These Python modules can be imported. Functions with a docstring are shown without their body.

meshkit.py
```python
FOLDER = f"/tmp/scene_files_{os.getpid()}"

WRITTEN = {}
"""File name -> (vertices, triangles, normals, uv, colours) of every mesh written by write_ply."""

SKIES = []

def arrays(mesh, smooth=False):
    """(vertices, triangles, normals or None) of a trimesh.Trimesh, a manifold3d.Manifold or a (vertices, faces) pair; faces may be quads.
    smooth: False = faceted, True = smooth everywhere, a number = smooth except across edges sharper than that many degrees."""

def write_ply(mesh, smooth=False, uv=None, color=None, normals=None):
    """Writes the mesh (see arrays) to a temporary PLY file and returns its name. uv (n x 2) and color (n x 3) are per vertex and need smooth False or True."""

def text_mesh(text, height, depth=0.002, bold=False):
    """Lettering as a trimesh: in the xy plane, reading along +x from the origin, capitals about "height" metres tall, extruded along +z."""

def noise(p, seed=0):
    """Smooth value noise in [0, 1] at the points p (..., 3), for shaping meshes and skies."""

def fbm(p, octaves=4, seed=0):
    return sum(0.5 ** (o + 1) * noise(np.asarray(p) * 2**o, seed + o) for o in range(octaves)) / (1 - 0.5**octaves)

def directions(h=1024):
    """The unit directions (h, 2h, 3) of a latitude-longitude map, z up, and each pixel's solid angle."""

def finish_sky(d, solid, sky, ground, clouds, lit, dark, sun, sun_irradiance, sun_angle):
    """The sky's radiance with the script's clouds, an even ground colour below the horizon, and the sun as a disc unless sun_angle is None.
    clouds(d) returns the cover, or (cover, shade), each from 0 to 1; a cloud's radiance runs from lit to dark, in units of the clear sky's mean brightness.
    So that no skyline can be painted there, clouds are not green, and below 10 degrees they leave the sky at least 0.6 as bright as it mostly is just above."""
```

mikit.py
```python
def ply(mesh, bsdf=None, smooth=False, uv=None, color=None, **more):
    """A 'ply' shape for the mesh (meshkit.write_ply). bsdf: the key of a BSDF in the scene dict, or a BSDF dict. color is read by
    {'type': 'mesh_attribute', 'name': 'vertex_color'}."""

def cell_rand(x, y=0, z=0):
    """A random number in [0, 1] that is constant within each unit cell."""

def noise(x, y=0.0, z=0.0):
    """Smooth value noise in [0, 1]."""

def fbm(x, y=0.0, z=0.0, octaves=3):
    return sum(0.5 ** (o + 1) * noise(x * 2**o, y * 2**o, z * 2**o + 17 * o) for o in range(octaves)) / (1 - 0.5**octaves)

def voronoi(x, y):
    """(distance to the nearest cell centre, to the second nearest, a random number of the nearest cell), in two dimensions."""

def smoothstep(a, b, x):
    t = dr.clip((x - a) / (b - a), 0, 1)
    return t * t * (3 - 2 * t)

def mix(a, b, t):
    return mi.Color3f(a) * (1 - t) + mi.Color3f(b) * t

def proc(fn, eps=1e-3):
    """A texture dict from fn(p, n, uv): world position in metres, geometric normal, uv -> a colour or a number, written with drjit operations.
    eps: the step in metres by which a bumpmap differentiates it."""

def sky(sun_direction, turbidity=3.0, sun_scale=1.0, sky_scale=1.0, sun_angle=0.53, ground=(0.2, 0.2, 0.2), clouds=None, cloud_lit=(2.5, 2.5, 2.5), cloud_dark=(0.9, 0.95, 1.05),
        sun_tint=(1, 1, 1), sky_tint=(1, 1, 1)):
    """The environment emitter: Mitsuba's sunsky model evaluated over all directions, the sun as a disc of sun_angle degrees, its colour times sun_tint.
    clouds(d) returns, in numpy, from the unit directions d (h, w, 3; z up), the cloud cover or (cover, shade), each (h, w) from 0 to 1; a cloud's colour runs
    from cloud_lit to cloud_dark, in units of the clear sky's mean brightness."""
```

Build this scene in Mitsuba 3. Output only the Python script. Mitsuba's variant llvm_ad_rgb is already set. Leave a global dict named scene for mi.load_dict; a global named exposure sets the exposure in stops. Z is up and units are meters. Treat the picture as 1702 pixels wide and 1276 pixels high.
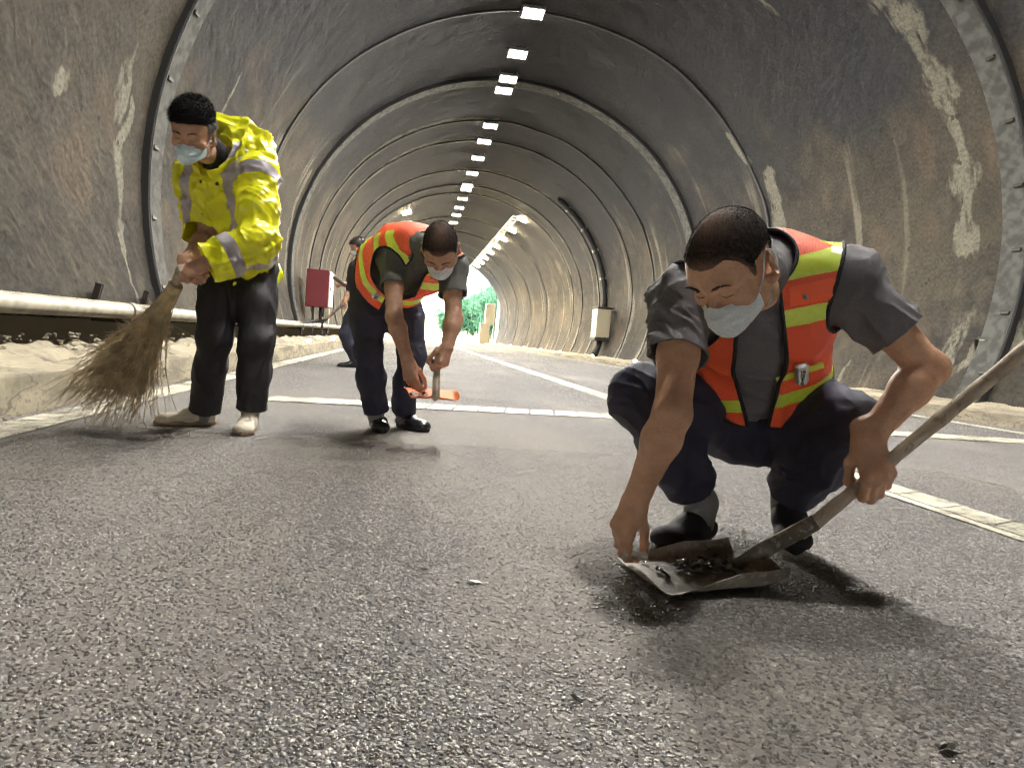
import math, random
import numpy as np, trimesh
import drjit as dr
import mitsuba as mi
import mikit, meshkit
from scipy.spatial import cKDTree
from scipy.interpolate import CubicSpline
from mikit import proc, noise, fbm, voronoi, cell_rand, smoothstep, mix

T = mi.ScalarTransform4f
rng = np.random.default_rng(7)
random.seed(7)

# ------------------------------------------------------------------ camera, sky, exposure
CAM_POS = [0.0, 0.0, 0.528]
CAM_FWD = [0.13647476, 0.98897566, -0.05746113]
CAM_UP = [-0.06527188, 0.06685475, 0.99562544]
exposure = 6.0
LAMP_POWER = 11.5          # radiance of the white LED floodlights along the crown
WARM_POWER = 20.0          # radiance of the warm floodlights near the portal
scene, labels = {}, {}
scene['camera'] = {'type': 'perspective', 'fov': 2 * math.degrees(math.atan(851 / 1250.0)), 'fov_axis': 'x',
                   'near_clip': 0.02, 'far_clip': 3000.0,
                   'to_world': T().look_at(origin=CAM_POS, target=[a + b for a, b in zip(CAM_POS, CAM_FWD)], up=CAM_UP)}
scene['daylight'] = mikit.sky([0.3, 0.9, 0.6], turbidity=3, sun_scale=0.15, sun_angle=12, clouds=lambda d: 1.0,
                              cloud_lit=(3.6, 3.6, 3.7))


# ------------------------------------------------------------------ helpers
def numbered(key):
    if key not in scene and key not in labels:
        return key
    i = 1
    while f'{key}_{i:03d}' in scene or f'{key}_{i:03d}' in labels:
        i += 1
    return f'{key}_{i:03d}'


def thing(name, label, cat, group=None):
    """A thing without a mesh of its own: its parts follow under its key."""
    key = numbered(name)
    labels[key] = {'label': label, 'category': cat}
    if group:
        labels[key]['group'] = group
    return key


def add(name, mesh, bsdf, parent=None, smooth=False, label=None, cat=None, group=None, kind=None, **more):
    key = numbered(f'{parent}__{name}' if parent else name)
    scene[key] = mikit.ply(mesh, bsdf, smooth=smooth, **more)
    tag = {k: v for k, v in (('label', label), ('category', cat), ('group', group), ('kind', kind)) if v}
    if tag:
        labels[key] = tag
    return key


def cat_mesh(parts):
    vs, fs, n = [], [], 0
    for m in parts:
        v, f = (m.vertices, m.faces) if hasattr(m, 'vertices') else m
        v, f = np.asarray(v, float), np.asarray(f, int)
        if f.shape[1] == 4:
            f = np.vstack([f[:, [0, 1, 2]], f[:, [0, 2, 3]]])
        vs.append(v); fs.append(f + n); n += len(v)
    return np.vstack(vs), np.vstack(fs)


def frame(fwd, up=(0, 0, 1)):
    """Rotation whose columns are right, fwd, up."""
    y = np.asarray(fwd, float); y = y / np.linalg.norm(y)
    x = np.cross(y, up); x /= np.linalg.norm(x)
    return np.stack([x, y, np.cross(x, y)], 1)


def put(mesh, loc=(0, 0, 0), rot=None):
    v, f = (mesh.vertices, mesh.faces) if hasattr(mesh, 'vertices') else mesh
    v = np.asarray(v, float)
    if rot is not None:
        v = v @ np.asarray(rot).T
    return v + np.asarray(loc, float), np.asarray(f)


def rotz(a):
    c, s = math.cos(a), math.sin(a)
    return np.array([[c, -s, 0], [s, c, 0], [0, 0, 1.0]])


def box(size, loc=(0, 0, 0), rot=None, bevel=0.0):
    """A box with chamfered edges (hull of 24 points)."""
    s = np.asarray(size, float) / 2
    if bevel <= 0:
        m = trimesh.creation.box(extents=2 * s)
    else:
        pts = []
        for sx in (-1, 1):
            for sy in (-1, 1):
                for sz in (-1, 1):
                    c = s * [sx, sy, sz]
                    for k in range(3):
                        q = c - np.array([sx, sy, sz]) * bevel
                        q[k] = c[k]
                        pts.append(q)
        m = trimesh.convex.convex_hull(np.array(pts))
    return put(m, loc, rot)


def tube(pts, r, sides=12, caps=True):
    p = np.asarray(pts, float)
    r = np.broadcast_to(r, (len(p),))
    t = np.gradient(p, axis=0)
    t /= np.linalg.norm(t, axis=1, keepdims=True) + 1e-12
    ref = np.array([0, 0, 1.0]) if abs(t[0, 2]) < 0.9 else np.array([1.0, 0, 0])
    us = []
    u = np.cross(t[0], ref); u /= np.linalg.norm(u)
    for k in range(len(p)):
        u = u - t[k] * (u @ t[k]); u /= np.linalg.norm(u); us.append(u)
    us = np.array(us); w = np.cross(t, us)
    ang = np.arange(sides) * 2 * np.pi / sides
    v = (p[:, None] + r[:, None, None] * (np.cos(ang)[None, :, None] * us[:, None] + np.sin(ang)[None, :, None] * w[:, None])).reshape(-1, 3)
    i, j = np.meshgrid(np.arange(len(p) - 1), np.arange(sides), indexing='ij')
    j2 = (j + 1) % sides
    q = np.stack([i * sides + j, i * sides + j2, (i + 1) * sides + j2, (i + 1) * sides + j], -1).reshape(-1, 4)
    f = np.vstack([q[:, [0, 1, 2]], q[:, [0, 2, 3]]])
    if caps:
        n = len(v)
        v = np.vstack([v, p[:1], p[-1:]])
        k = np.arange(sides); k2 = (k + 1) % sides
        f = np.vstack([f, np.stack([k2, k, k * 0 + n], 1), np.stack([k + (len(p) - 1) * sides, k2 + (len(p) - 1) * sides, k * 0 + n + 1], 1)])
    return v, f


def grid(P):
    """Triangles of an (n, m, 3) array of points."""
    n, m = P.shape[:2]
    i, j = np.meshgrid(np.arange(n - 1), np.arange(m - 1), indexing='ij')
    a = (i * m + j).ravel()
    q = np.stack([a, a + 1, a + m + 1, a + m], 1)
    return P.reshape(-1, 3), np.vstack([q[:, [0, 1, 2]], q[:, [0, 2, 3]]])


def bsdf(key, d):
    scene[key] = {'type': 'twosided', 'bsdf': d}
    return key


def prin(color, rough=0.6, **k):
    c = color if isinstance(color, dict) else {'type': 'rgb', 'value': list(color)}
    return {'type': 'principled', 'base_color': c, 'roughness': rough, **k}


def bump(d, fn, scale=1.0, eps=1e-3):
    return {'type': 'bumpmap', 'arbitrary': proc(fn, eps), 'scale': scale, 'bsdf': d}


def grainy(c, amount=0.25, scale=40.0, c2=None):
    """A colour with mottled grain of its own."""
    c = np.array(c, float); c2 = c * (1 - amount) if c2 is None else np.array(c2, float)
    return proc(lambda p, n, uv: mix(c.tolist(), c2.tolist(), smoothstep(0.3, 0.7, fbm(p.x * scale, p.y * scale, p.z * scale, 3))))

# ------------------------------------------------------------------ the tunnel section: half an ellipse
TCX, TCZ, TA, TB = 2.285, 2.165, 5.555, 5.235
Y_PORTAL, Y_BACK = 66.5, -70.0
Z_LEFT_FOOT = 0.44


def wall_x(z, side):
    return TCX + side * TA * math.sqrt(max(0.0, 1 - ((z - TCZ) / TB) ** 2))


def arc(th, off=0.0):
    """Point of the lining at angle th (0 right, pi left), moved off metres inwards."""
    c, s = np.cos(th), np.sin(th)
    x, z = TCX + TA * c, TCZ + TB * s
    n = np.stack([c / TA, s / TB], -1); n /= np.linalg.norm(n, axis=-1, keepdims=True)
    return x - off * n[..., 0], z - off * n[..., 1]


TH_R = math.asin((-0.05 - TCZ) / TB)
TH_L = math.pi - math.asin((Z_LEFT_FOOT - TCZ) / TB)
RIBS = [9.15, 20.1]                                            # proud bands over the joints
SEAMS = [15.9, 24.1, 26.6, 31.4, 34.6, 36.5, 44.0, 50.0, 56.0, 62.0]  # thin joint strips


def lining_color(p, n, uv):
    left = dr.select(p.x < TCX, 1.0, 0.0)
    big = fbm(p.x * 0.5, p.y * 0.45, p.z * 0.5, 3)
    mid = fbm(p.x * 2.3 + 7, p.y * 2.3, p.z * 2.3, 4)
    fine = fbm(p.x * 26, p.y * 26, p.z * 26, 3)
    c = mix([0.072, 0.061, 0.043], [0.031, 0.028, 0.024], smoothstep(0.3, 0.66, big * 0.6 + mid * 0.4))
    c = mix(c, [0.104, 0.089, 0.062], smoothstep(0.55, 0.8, mid) * 0.5)
    c = mix(c, [0.112, 0.082, 0.056], smoothstep(0.56, 0.75, fbm(p.x * 1.1, p.y * 1.4 + 31, p.z * 1.1, 2)) * 0.5)
    c = c * (0.55 + 0.9 * fine)
    # shade of the vault put into the colour with height, in sooty blotches
    crown_shade = smoothstep(3.5, 5.6, p.z + 2.6 * (big - 0.5) + 1.6 * (mid - 0.5))
    c = mix(c, mi.Color3f(0.028, 0.029, 0.033) * (0.6 + 0.8 * fine), crown_shade * 0.85)
    # lime bleeding from the joints, and single runs down the wall: grainy crust with a ragged outline
    wob = fbm(p.z * 1.3 + 3, p.y * 0.2, 5.0 * left, 3)
    rag = fbm(p.z * 5.0, p.y * 13.0, p.x * 5.0, 4)
    here = smoothstep(0.40, 0.64, fbm(p.z * 0.55, p.y * 0.16 + 3, 40.0 * left, 3))
    yw = p.y + 0.55 * (wob - 0.5)
    near = mi.Float(9)
    for y, w in JOINT_LIME:
        near = dr.minimum(near, dr.abs(yw - y) / w)
    lime = dr.exp(-near * near) * here * 0.92
    yr = p.y + 0.30 * (fbm(p.z * 2.6, 3.3, 7.0 * left, 3) - 0.5)
    wr = 0.30 + 1.4 * noise(p.z * 2.4, 2.0 + p.y * 0.4)
    for sd, z0, z1, y0, y1, w, amt in LIME_RUNS:
        inside = smoothstep(z0 - 0.15, z0 + 0.12, p.z) * (1 - smoothstep(z1 - 0.12, z1 + 0.18, p.z)) * (left if sd < 0 else 1 - left)
        d = (yr - (y0 + (y1 - y0) * (p.z - z0) / (z1 - z0))) / (w * wr)
        lime = dr.maximum(lime, dr.exp(-d * d) * inside * amt)
    k = smoothstep(0.50, 0.86, lime * (0.30 + 1.25 * rag))
    c = mix(c, mi.Color3f(0.20, 0.187, 0.143) * (0.4 + 1.1 * fine), k * 0.8)
    # fine drip marks on the far walls
    drip = smoothstep(0.62, 0.80, fbm(p.y * 3.0, p.z * 0.35, 9.0 * left, 4)) * smoothstep(9.0, 14.0, p.y)
    c = mix(c, mi.Color3f(0.28, 0.25, 0.19) * (0.6 + 0.7 * fine), drip * 0.55 * (1 - crown_shade))
    d1, d2, r = voronoi(p.y * 1.3 + 3, p.z * 1.3)
    pit = (1 - smoothstep(0.02, 0.07, d1 + 0.08 * (fine - 0.5))) * dr.select(r > 0.5, 1.0, 0.0)
    return mix(c, [0.035, 0.028, 0.022], pit * 0.8)


JOINT_LIME = [(y + d, w) for y in RIBS for d, w in ((-0.40, 0.28), (0.75, 0.32))] + [(y, 0.40) for y in SEAMS] + [(14.25, 0.05), (14.9, 0.05), (12.2, 0.10)]
LIME_RUNS = [(-1, 0.5, 1.15, 9.05, 8.72, 0.10, 1.2), (-1, 1.1, 1.55, 8.72, 8.66, 0.19, 1.2), (-1, 1.5, 2.9, 8.72, 8.98, 0.12, 1.1),
             (-1, 2.40, 2.70, 7.36, 7.36, 0.13, 1.1), (-1, 0.5, 2.2, 10.25, 9.95, 0.06, 1.1), (-1, 2.4, 4.6, 9.92, 9.72, 0.05, 1.0),
             (1, 4.75, 5.45, 15.95, 16.25, 0.16, 1.2), (1, 3.2, 4.55, 15.6, 15.35, 0.30, 1.2), (1, 2.4, 3.3, 15.9, 15.6, 0.20, 1.1),
             (1, 2.2, 5.9, 9.95, 10.15, 0.32, 0.95), (1, 0.2, 1.1, 9.9, 9.2, 0.45, 1.0), (1, 1.0, 5.5, 8.95, 9.1, 0.06, 1.1)]


def lining_bump(p, n, uv):
    return 0.016 * fbm(p.x * 16, p.y * 16, p.z * 16, 4)


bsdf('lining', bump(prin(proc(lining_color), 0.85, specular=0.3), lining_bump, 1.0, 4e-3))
bsdf('rib_concrete', bump(prin(grainy([0.105, 0.104, 0.094], 0.45, 9.0), 0.8, specular=0.3), lambda p, n, uv: 0.004 * fbm(p.x * 30, p.y * 30, p.z * 30, 3), 1.0, 3e-3))
bsdf('rubber', prin([0.028, 0.028, 0.028], 0.6))
bsdf('dark_steel', prin([0.05, 0.042, 0.037], 0.55, metallic=0.3))
bsdf('galvanised', prin([0.38, 0.38, 0.36], 0.45, metallic=0.6))


def lining_mesh():
    ys = np.concatenate([np.linspace(Y_BACK, -3, 60), np.linspace(-2.6, 4.0, 40), np.arange(4.05, 14.0, 0.05), np.arange(14.0, 30, 0.12), np.arange(30.2, Y_PORTAL, 0.45), [Y_PORTAL]])
    th = np.linspace(TH_R, TH_L, 330)
    TH, Y = np.meshgrid(th, ys)
    x0, z0 = arc(TH)
    q = np.stack([x0, Y, z0], -1)
    off = 0.05 * (meshkit.fbm(q * 0.7, 3, 1) - 0.5) + 0.028 * (meshkit.fbm(q * 4.5, 3, 2) - 0.5)
    near = np.clip((16 - Y) / 6, 0, 1) * np.clip((3.2 - z0) / 1.2, 0, 1)
    off = off + near * 0.030 * (meshkit.fbm(q * 13, 3, 3) - 0.5)
    x, z = arc(TH, off)
    return grid(np.stack([x, Y, z], -1))


TUN = thing('tunnel', 'long arched road tunnel with stained grey brown concrete lining', 'tunnel')
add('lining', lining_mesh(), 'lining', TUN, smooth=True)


def arc_strip(y0, y1, off, th0, th1, n=150, wobble=0.0, seed=0, skew=0.0):
    """A band across the vault with three visible faces (near side, inner face, far side), proud of the lining by off."""
    th = np.linspace(th0, th1, n)
    rows = []
    w = wobble * (meshkit.noise(np.stack([th * 6, th * 0 + seed, th * 0], -1), seed) - 0.5)
    for yy, o in ((y0, -0.08), (y0, off * 0.8), (y0 + 0.02, off), (y1 - 0.02, off), (y1, off * 0.8), (y1, -0.08)):
        x, z = arc(th, o)
        rows.append(np.stack([x, yy + w + skew * (x - TCX), z], -1))
    return grid(np.array(rows))


for k, y in enumerate(RIBS):
    sk = -0.063 if k == 0 else 0.0
    rib = add('joint_band', arc_strip(y + 0.06, y + (0.50 if k == 0 else 0.62), 0.075, TH_R, TH_L, wobble=0.05, seed=k, skew=sk), 'rib_concrete', TUN, smooth=25)
    add('seal', arc_strip(y, y + 0.055, 0.10, TH_R, TH_L, wobble=0.05, seed=k, skew=sk), 'rubber', rib, smooth=25)
    for t in np.linspace(TH_R + 0.12, TH_L - 0.08, 30 if k else 24):
        x, z = arc(np.array(t), 0.085)
        n = np.array([math.cos(t) / TA, 0, math.sin(t) / TB]); n /= np.linalg.norm(n)
        R = np.stack([np.cross([0, 1, 0], n), [0, 1, 0], n], 1)
        add('clip', box((0.045, 0.15, 0.03), (x, y + 0.17 + sk * (x - TCX), z), R, 0.006), 'dark_steel', rib)
for k, y in enumerate(SEAMS):
    add('joint_strip', arc_strip(y, y + 0.09, 0.035, TH_R, TH_L, 120, 0.12, 10 + k), 'rubber' if y < 40 else 'rib_concrete', TUN, smooth=25)
    if 20 < y < 40:
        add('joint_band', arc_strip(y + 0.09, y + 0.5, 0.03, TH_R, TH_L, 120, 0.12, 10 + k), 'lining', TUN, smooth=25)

# portal face: a wall with the arch cut out, and the sooted recess under the left lining
th = np.linspace(TH_R, math.pi - TH_R, 80)
ax, az = arc(th)
outer = np.stack([TCX + 14 * np.cos(np.linspace(-0.25, math.pi + 0.25, 80)), np.maximum(-0.3, 13 * np.sin(np.linspace(-0.25, math.pi + 0.25, 80)))], -1)
P = np.stack([np.stack([ax, ax * 0 + Y_PORTAL, az], -1), np.stack([ax, ax * 0 + Y_PORTAL + 0.8, az], -1), np.stack([outer[:, 0], outer[:, 0] * 0 + Y_PORTAL + 0.8, outer[:, 1]], -1)])
add('portal_wall', grid(P), 'rib_concrete', TUN)
bsdf('recess_concrete', prin([0.17, 0.15, 0.115], 0.9))
xl = wall_x(Z_LEFT_FOOT, -1)
sect = np.array([(xl + 0.01, Z_LEFT_FOOT + 0.02), (xl - 0.45, Z_LEFT_FOOT + 0.01), (xl - 0.55, 0.2), (xl - 0.5, -0.25), (-2.35, -0.25)])
ysr = np.linspace(Y_BACK, Y_PORTAL, 200)
P = np.array([[(x, y, z) for x, z in sect] for y in ysr])
P[:, 1:4] += 0.06 * (meshkit.fbm(P[:, 1:4] * 2.0, 3, 5)[..., None] - 0.5)
add('duct_recess', grid(P), 'recess_concrete', TUN)

# ------------------------------------------------------------------ the road
def asphalt_color(p, n, uv):
    d1, d2, r = voronoi(p.x * 105, p.y * 105)
    big = fbm(p.x * 0.55, p.y * 0.35, 0.0, 3)
    mid = fbm(p.x * 3.1, p.y * 2.2, 4.0, 4)
    tar = mix([0.078, 0.073, 0.074], [0.146, 0.136, 0.128], smoothstep(0.3, 0.7, 0.55 * big + 0.45 * mid))
    tone = 0.125 + 0.22 * r * r
    c = mix(tar, mi.Color3f(tone * 1.02, tone * 0.97, tone * 0.91), smoothstep(0.10, 0.22, d2 - d1) * dr.select(r > 0.35, 1.0, 0.25))
    dust = smoothstep(0.5, 0.72, fbm(p.x * 1.4 + 5, p.y * 0.5, 2.0, 3)) + smoothstep(-0.9, -1.7, p.x + 0.8 * (mid - 0.5))
    track = smoothstep(0.55, 0.1, dr.abs(p.x - 0.42 + 0.5 * (big - 0.5))) * smoothstep(0.30, 0.65, mid)   # dust-filled, smoother strip along the lane
    dust = dust + 1.1 * track
    return mix(c, [0.24, 0.22, 0.185], dr.clip(dust, 0, 1) * 0.4 * (0.5 + mid))


def asphalt_bump(p, n, uv):
    d1, d2, r = voronoi(p.x * 105, p.y * 105)
    return 0.0026 * smoothstep(0.0, 0.35, d2 - d1) * (0.4 + 0.6 * r)


bsdf('asphalt', bump(prin(proc(asphalt_color), 0.8, specular=0.25), asphalt_bump, 1.0, 1.2e-3))
ROAD_L, ROAD_R = -1.87, 6.42
xs = np.concatenate([[ROAD_L - 0.02], np.linspace(ROAD_L + 0.05, ROAD_R - 0.05, 60), [ROAD_R + 0.02]])
ys = np.concatenate([np.linspace(Y_BACK - 10, 0, 40), np.linspace(0.2, 20, 160), np.linspace(20.5, 150, 120)])
X, Y = np.meshgrid(xs, ys)
Z = 0.006 * (meshkit.fbm(np.stack([X * 0.9, Y * 0.6, X * 0], -1), 3, 3) - 0.5) - 0.004
# beyond the portal the carriageway bends to the left
bend = np.where(Y > Y_PORTAL, -((np.maximum(Y - Y_PORTAL, 0)) ** 2) / 160.0, 0)
road = add('road', grid(np.stack([X + bend, Y, Z], -1)), 'asphalt', smooth=True, kind='structure', label='grey worn asphalt carriageway running through the tunnel')


def road_z(x, y):
    return 0.006 * (meshkit.fbm(np.array([x * 0.9, y * 0.6, 0.0]), 3, 3) - 0.5) - 0.004


bsdf('aggregate', prin({'type': 'mesh_attribute', 'name': 'vertex_color'}, 0.42, specular=0.6))


def stones():
    """Exposed chippings of the worn surface near the camera: flat irregular pebbles seated in the binder."""
    r = np.random.default_rng(3)
    n = 74000
    y = 0.78 + 2.9 * r.random(n * 3) ** 1.25
    half = 0.80 * y
    x = 0.225 * y + (r.random(n * 3) * 2 - 1) * half
    keep = (x > ROAD_L + 0.35) & (x < 2.9)
    clump = meshkit.fbm(np.stack([x * 2.2, y * 2.2, x * 0], -1), 3, 9)
    keep &= r.random(n * 3) < 0.35 + 1.3 * np.clip(clump - 0.25, 0, 0.6)
    lane = np.clip(1 - np.abs(x - 0.42) / 0.45, 0, 1)
    keep &= r.random(n * 3) > 0.55 * lane                      # fewer chippings stand out on the dusty strip
    dens = half / half.max()
    keep &= r.random(n * 3) < 0.35 + 0.65 * dens
    x, y = x[keep][:n], y[keep][:n]
    m = len(x)
    k = 7
    a = np.arange(k) * 2 * np.pi / k
    rad = (0.0026 + 0.0042 * r.random(m) ** 1.6)[:, None] * (0.72 + 0.5 * r.random((m, k)))
    el, ph = 0.62 + 0.38 * r.random(m), r.random(m) * np.pi
    px, py = rad * np.cos(a), rad * np.sin(a) * el[:, None]
    c, s = np.cos(ph)[:, None], np.sin(ph)[:, None]
    ox, oy = px * c - py * s, px * s + py * c
    zb = 0.006 * (meshkit.fbm(np.stack([x * 0.9, y * 0.6, x * 0], -1), 3, 3) - 0.5) - 0.004
    h = 0.0008 + 0.0015 * r.random(m)
    tilt = (r.random((m, 2)) - 0.5) * 0.36
    ring0 = np.stack([x[:, None] + ox, y[:, None] + oy, np.repeat(zb[:, None] - 0.001, k, 1)], -1)
    top = 0.72
    ring1 = np.stack([x[:, None] + ox * top, y[:, None] + oy * top, zb[:, None] + h[:, None] + tilt[:, :1] * ox + tilt[:, 1:] * oy], -1)
    cen = np.stack([x, y, zb + h * 1.12], -1)[:, None]
    V = np.concatenate([ring0, ring1, cen], 1)
    i = np.arange(k); j = (i + 1) % k
    f = np.vstack([np.stack([i, j, j + k], 1), np.stack([i, j + k, i + k], 1), np.stack([i + k, j + k, i * 0 + 2 * k], 1)])
    F = (f[None] + (np.arange(m) * (2 * k + 1))[:, None, None]).reshape(-1, 3)
    tone = 0.10 + 0.20 * r.random(m) ** 2.0
    hue = r.random((m, 1)) * np.array([[0.10, 0.02, -0.12]]) + np.array([[1.00, 0.955, 0.92]])
    C = np.repeat((tone[:, None] * hue)[:, None], 2 * k + 1, 1)
    return (V.reshape(-1, 3), F), C.reshape(-1, 3)


sm, sc = stones()
add('stone', sm, 'aggregate', road, smooth=True, kind='stuff', color=sc)

# painted markings: thermoplastic laid in ribbed blocks, sheets a few mm above the asphalt
def paint_color(p, n, uv):
    w = fbm(p.x * 7, p.y * 7, 1.0, 4)
    f = fbm(p.x * 60, p.y * 60, 2.0, 3)
    c = mix([0.52, 0.49, 0.385], [0.36, 0.335, 0.26], smoothstep(0.35, 0.7, w))
    worn = smoothstep(0.57, 0.66, 0.55 * w + 0.45 * f)
    return mix(c, [0.16, 0.15, 0.13], worn * 0.8) * (0.85 + 0.3 * f)


bsdf('road_paint', bump(prin(proc(paint_color), 0.55), lambda p, n, uv: 0.002 * fbm(p.x * 90, p.y * 90, 0.0, 2), 1.0, 2e-3))


def slab(poly, z0, z1):
    """A flat piece with a chamfered upper edge from a convex outline."""
    p = np.asarray(poly, float); c = p.mean(0); n = len(p)
    inner = c + (p - c) * 0.965
    v = np.vstack([np.c_[p, np.full(n, z0)], np.c_[p, np.full(n, z1 - 0.002)], np.c_[inner, np.full(n, z1)]])
    i = np.arange(n); j = (i + 1) % n
    f = [np.stack([i, j, j + n], 1), np.stack([i, j + n, i + n], 1), np.stack([i + n, j + n, j + 2 * n], 1), np.stack([i + n, j + 2 * n, i + 2 * n], 1)]
    f.append(np.array([[2 * n, 2 * n + k, 2 * n + k + 1] for k in range(1, n - 1)]))
    return v, np.vstack(f)


def strip(x0, x1, y0, y1, z, nx=4, step=0.4):
    X, Y = np.meshgrid(np.linspace(x0, x1, nx), np.arange(y0, y1 + 1e-6, step))
    return grid(np.stack([X, Y, X * 0 + z], -1))


edge_l = add('edge_line', strip(-1.745, -1.555, -30, 66, 0.001), 'road_paint', road, smooth=True)
r_ = np.random.default_rng(5)
far_blocks = []
for k, y in enumerate(np.arange(1.2, 24, 0.155)):
    for c, (xa, xb) in enumerate(((-1.745, -1.655), (-1.645, -1.555))):
        ya, sk = y + (0.075 if c else 0) + 0.006 * r_.standard_normal(), 0.03
        m = slab([(xa, ya - sk), (xb, ya), (xb, ya + 0.135), (xa, ya + 0.135 - sk)], 0.001, 0.008)
        if y < 9.5:
            add('block', m, 'road_paint', edge_l)
        else:
            far_blocks.append(m)
add('block', cat_mesh(far_blocks), 'road_paint', edge_l, kind='stuff')
edge_r = add('edge_line', strip(5.80, 5.98, -30, 66, 0.002), 'road_paint', road, smooth=True)
div = add('divider_line', strip(2.075, 2.235, -30, 66, 0.002), 'road_paint', road, smooth=True)
add('divider_line', strip(2.010, 2.062, -30, 66, 0.002), 'road_paint', road, smooth=True)
for k, y in enumerate(np.arange(1.6, 9, 0.26)):
    add('ridge', slab([(2.085, y), (2.225, y + 0.07), (2.225, y + 0.10), (2.085, y + 0.03)], 0.001, 0.006), 'road_paint', div)
# cross bar in slanted blocks over both lanes
def cross(x0, x1, ya, yb, parent):
    for x in np.arange(x0, x1, 0.19):
        t0, t1 = [(ya + (yb - ya) * (v - x0) / (x1 - x0)) for v in (x, x + 0.17)]
        add('block', slab([(x, t0 - 0.18), (x + 0.172, t1 - 0.18), (x + 0.235, t1 + 0.18), (x + 0.063, t0 + 0.18)], -0.002, 0.006), 'road_paint', parent)


bar = add('cross_bar', strip(-0.95, 2.0, 5.50, 5.62, 0.001), 'road_paint', road, smooth=True)
cross(-1.0, 1.98, 5.42, 5.68, bar)
bar = add('cross_bar', strip(2.32, 5.7, 5.60, 5.72, 0.001), 'road_paint', road, smooth=True)
cross(2.30, 5.72, 5.68, 5.62, bar)

# ------------------------------------------------------------------ kerbs and sidewalks
def kerb_color(p, n, uv):
    a = fbm(p.x * 3, p.y * 2.2, p.z * 6, 4)
    f = fbm(p.x * 35, p.y * 35, p.z * 35, 3)
    c = mix([0.36, 0.315, 0.225], [0.23, 0.203, 0.15], smoothstep(0.35, 0.7, a)) * (0.7 + 0.55 * f)
    dirt = smoothstep(0.56, 0.66, 0.5 * fbm(p.y * 2.0, p.z * 14, 3.0, 4) + 0.5 * f + 0.5 * (0.07 - p.z))
    c = mix(c, [0.17, 0.14, 0.115], dirt * 0.75)
    crack = 1 - smoothstep(0.004, 0.02, dr.abs(fbm(p.y * 1.6, p.z * 9 + p.x * 4, 8.0, 4) - 0.5))
    return mix(c, [0.12, 0.10, 0.08], crack * 0.7)


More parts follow.
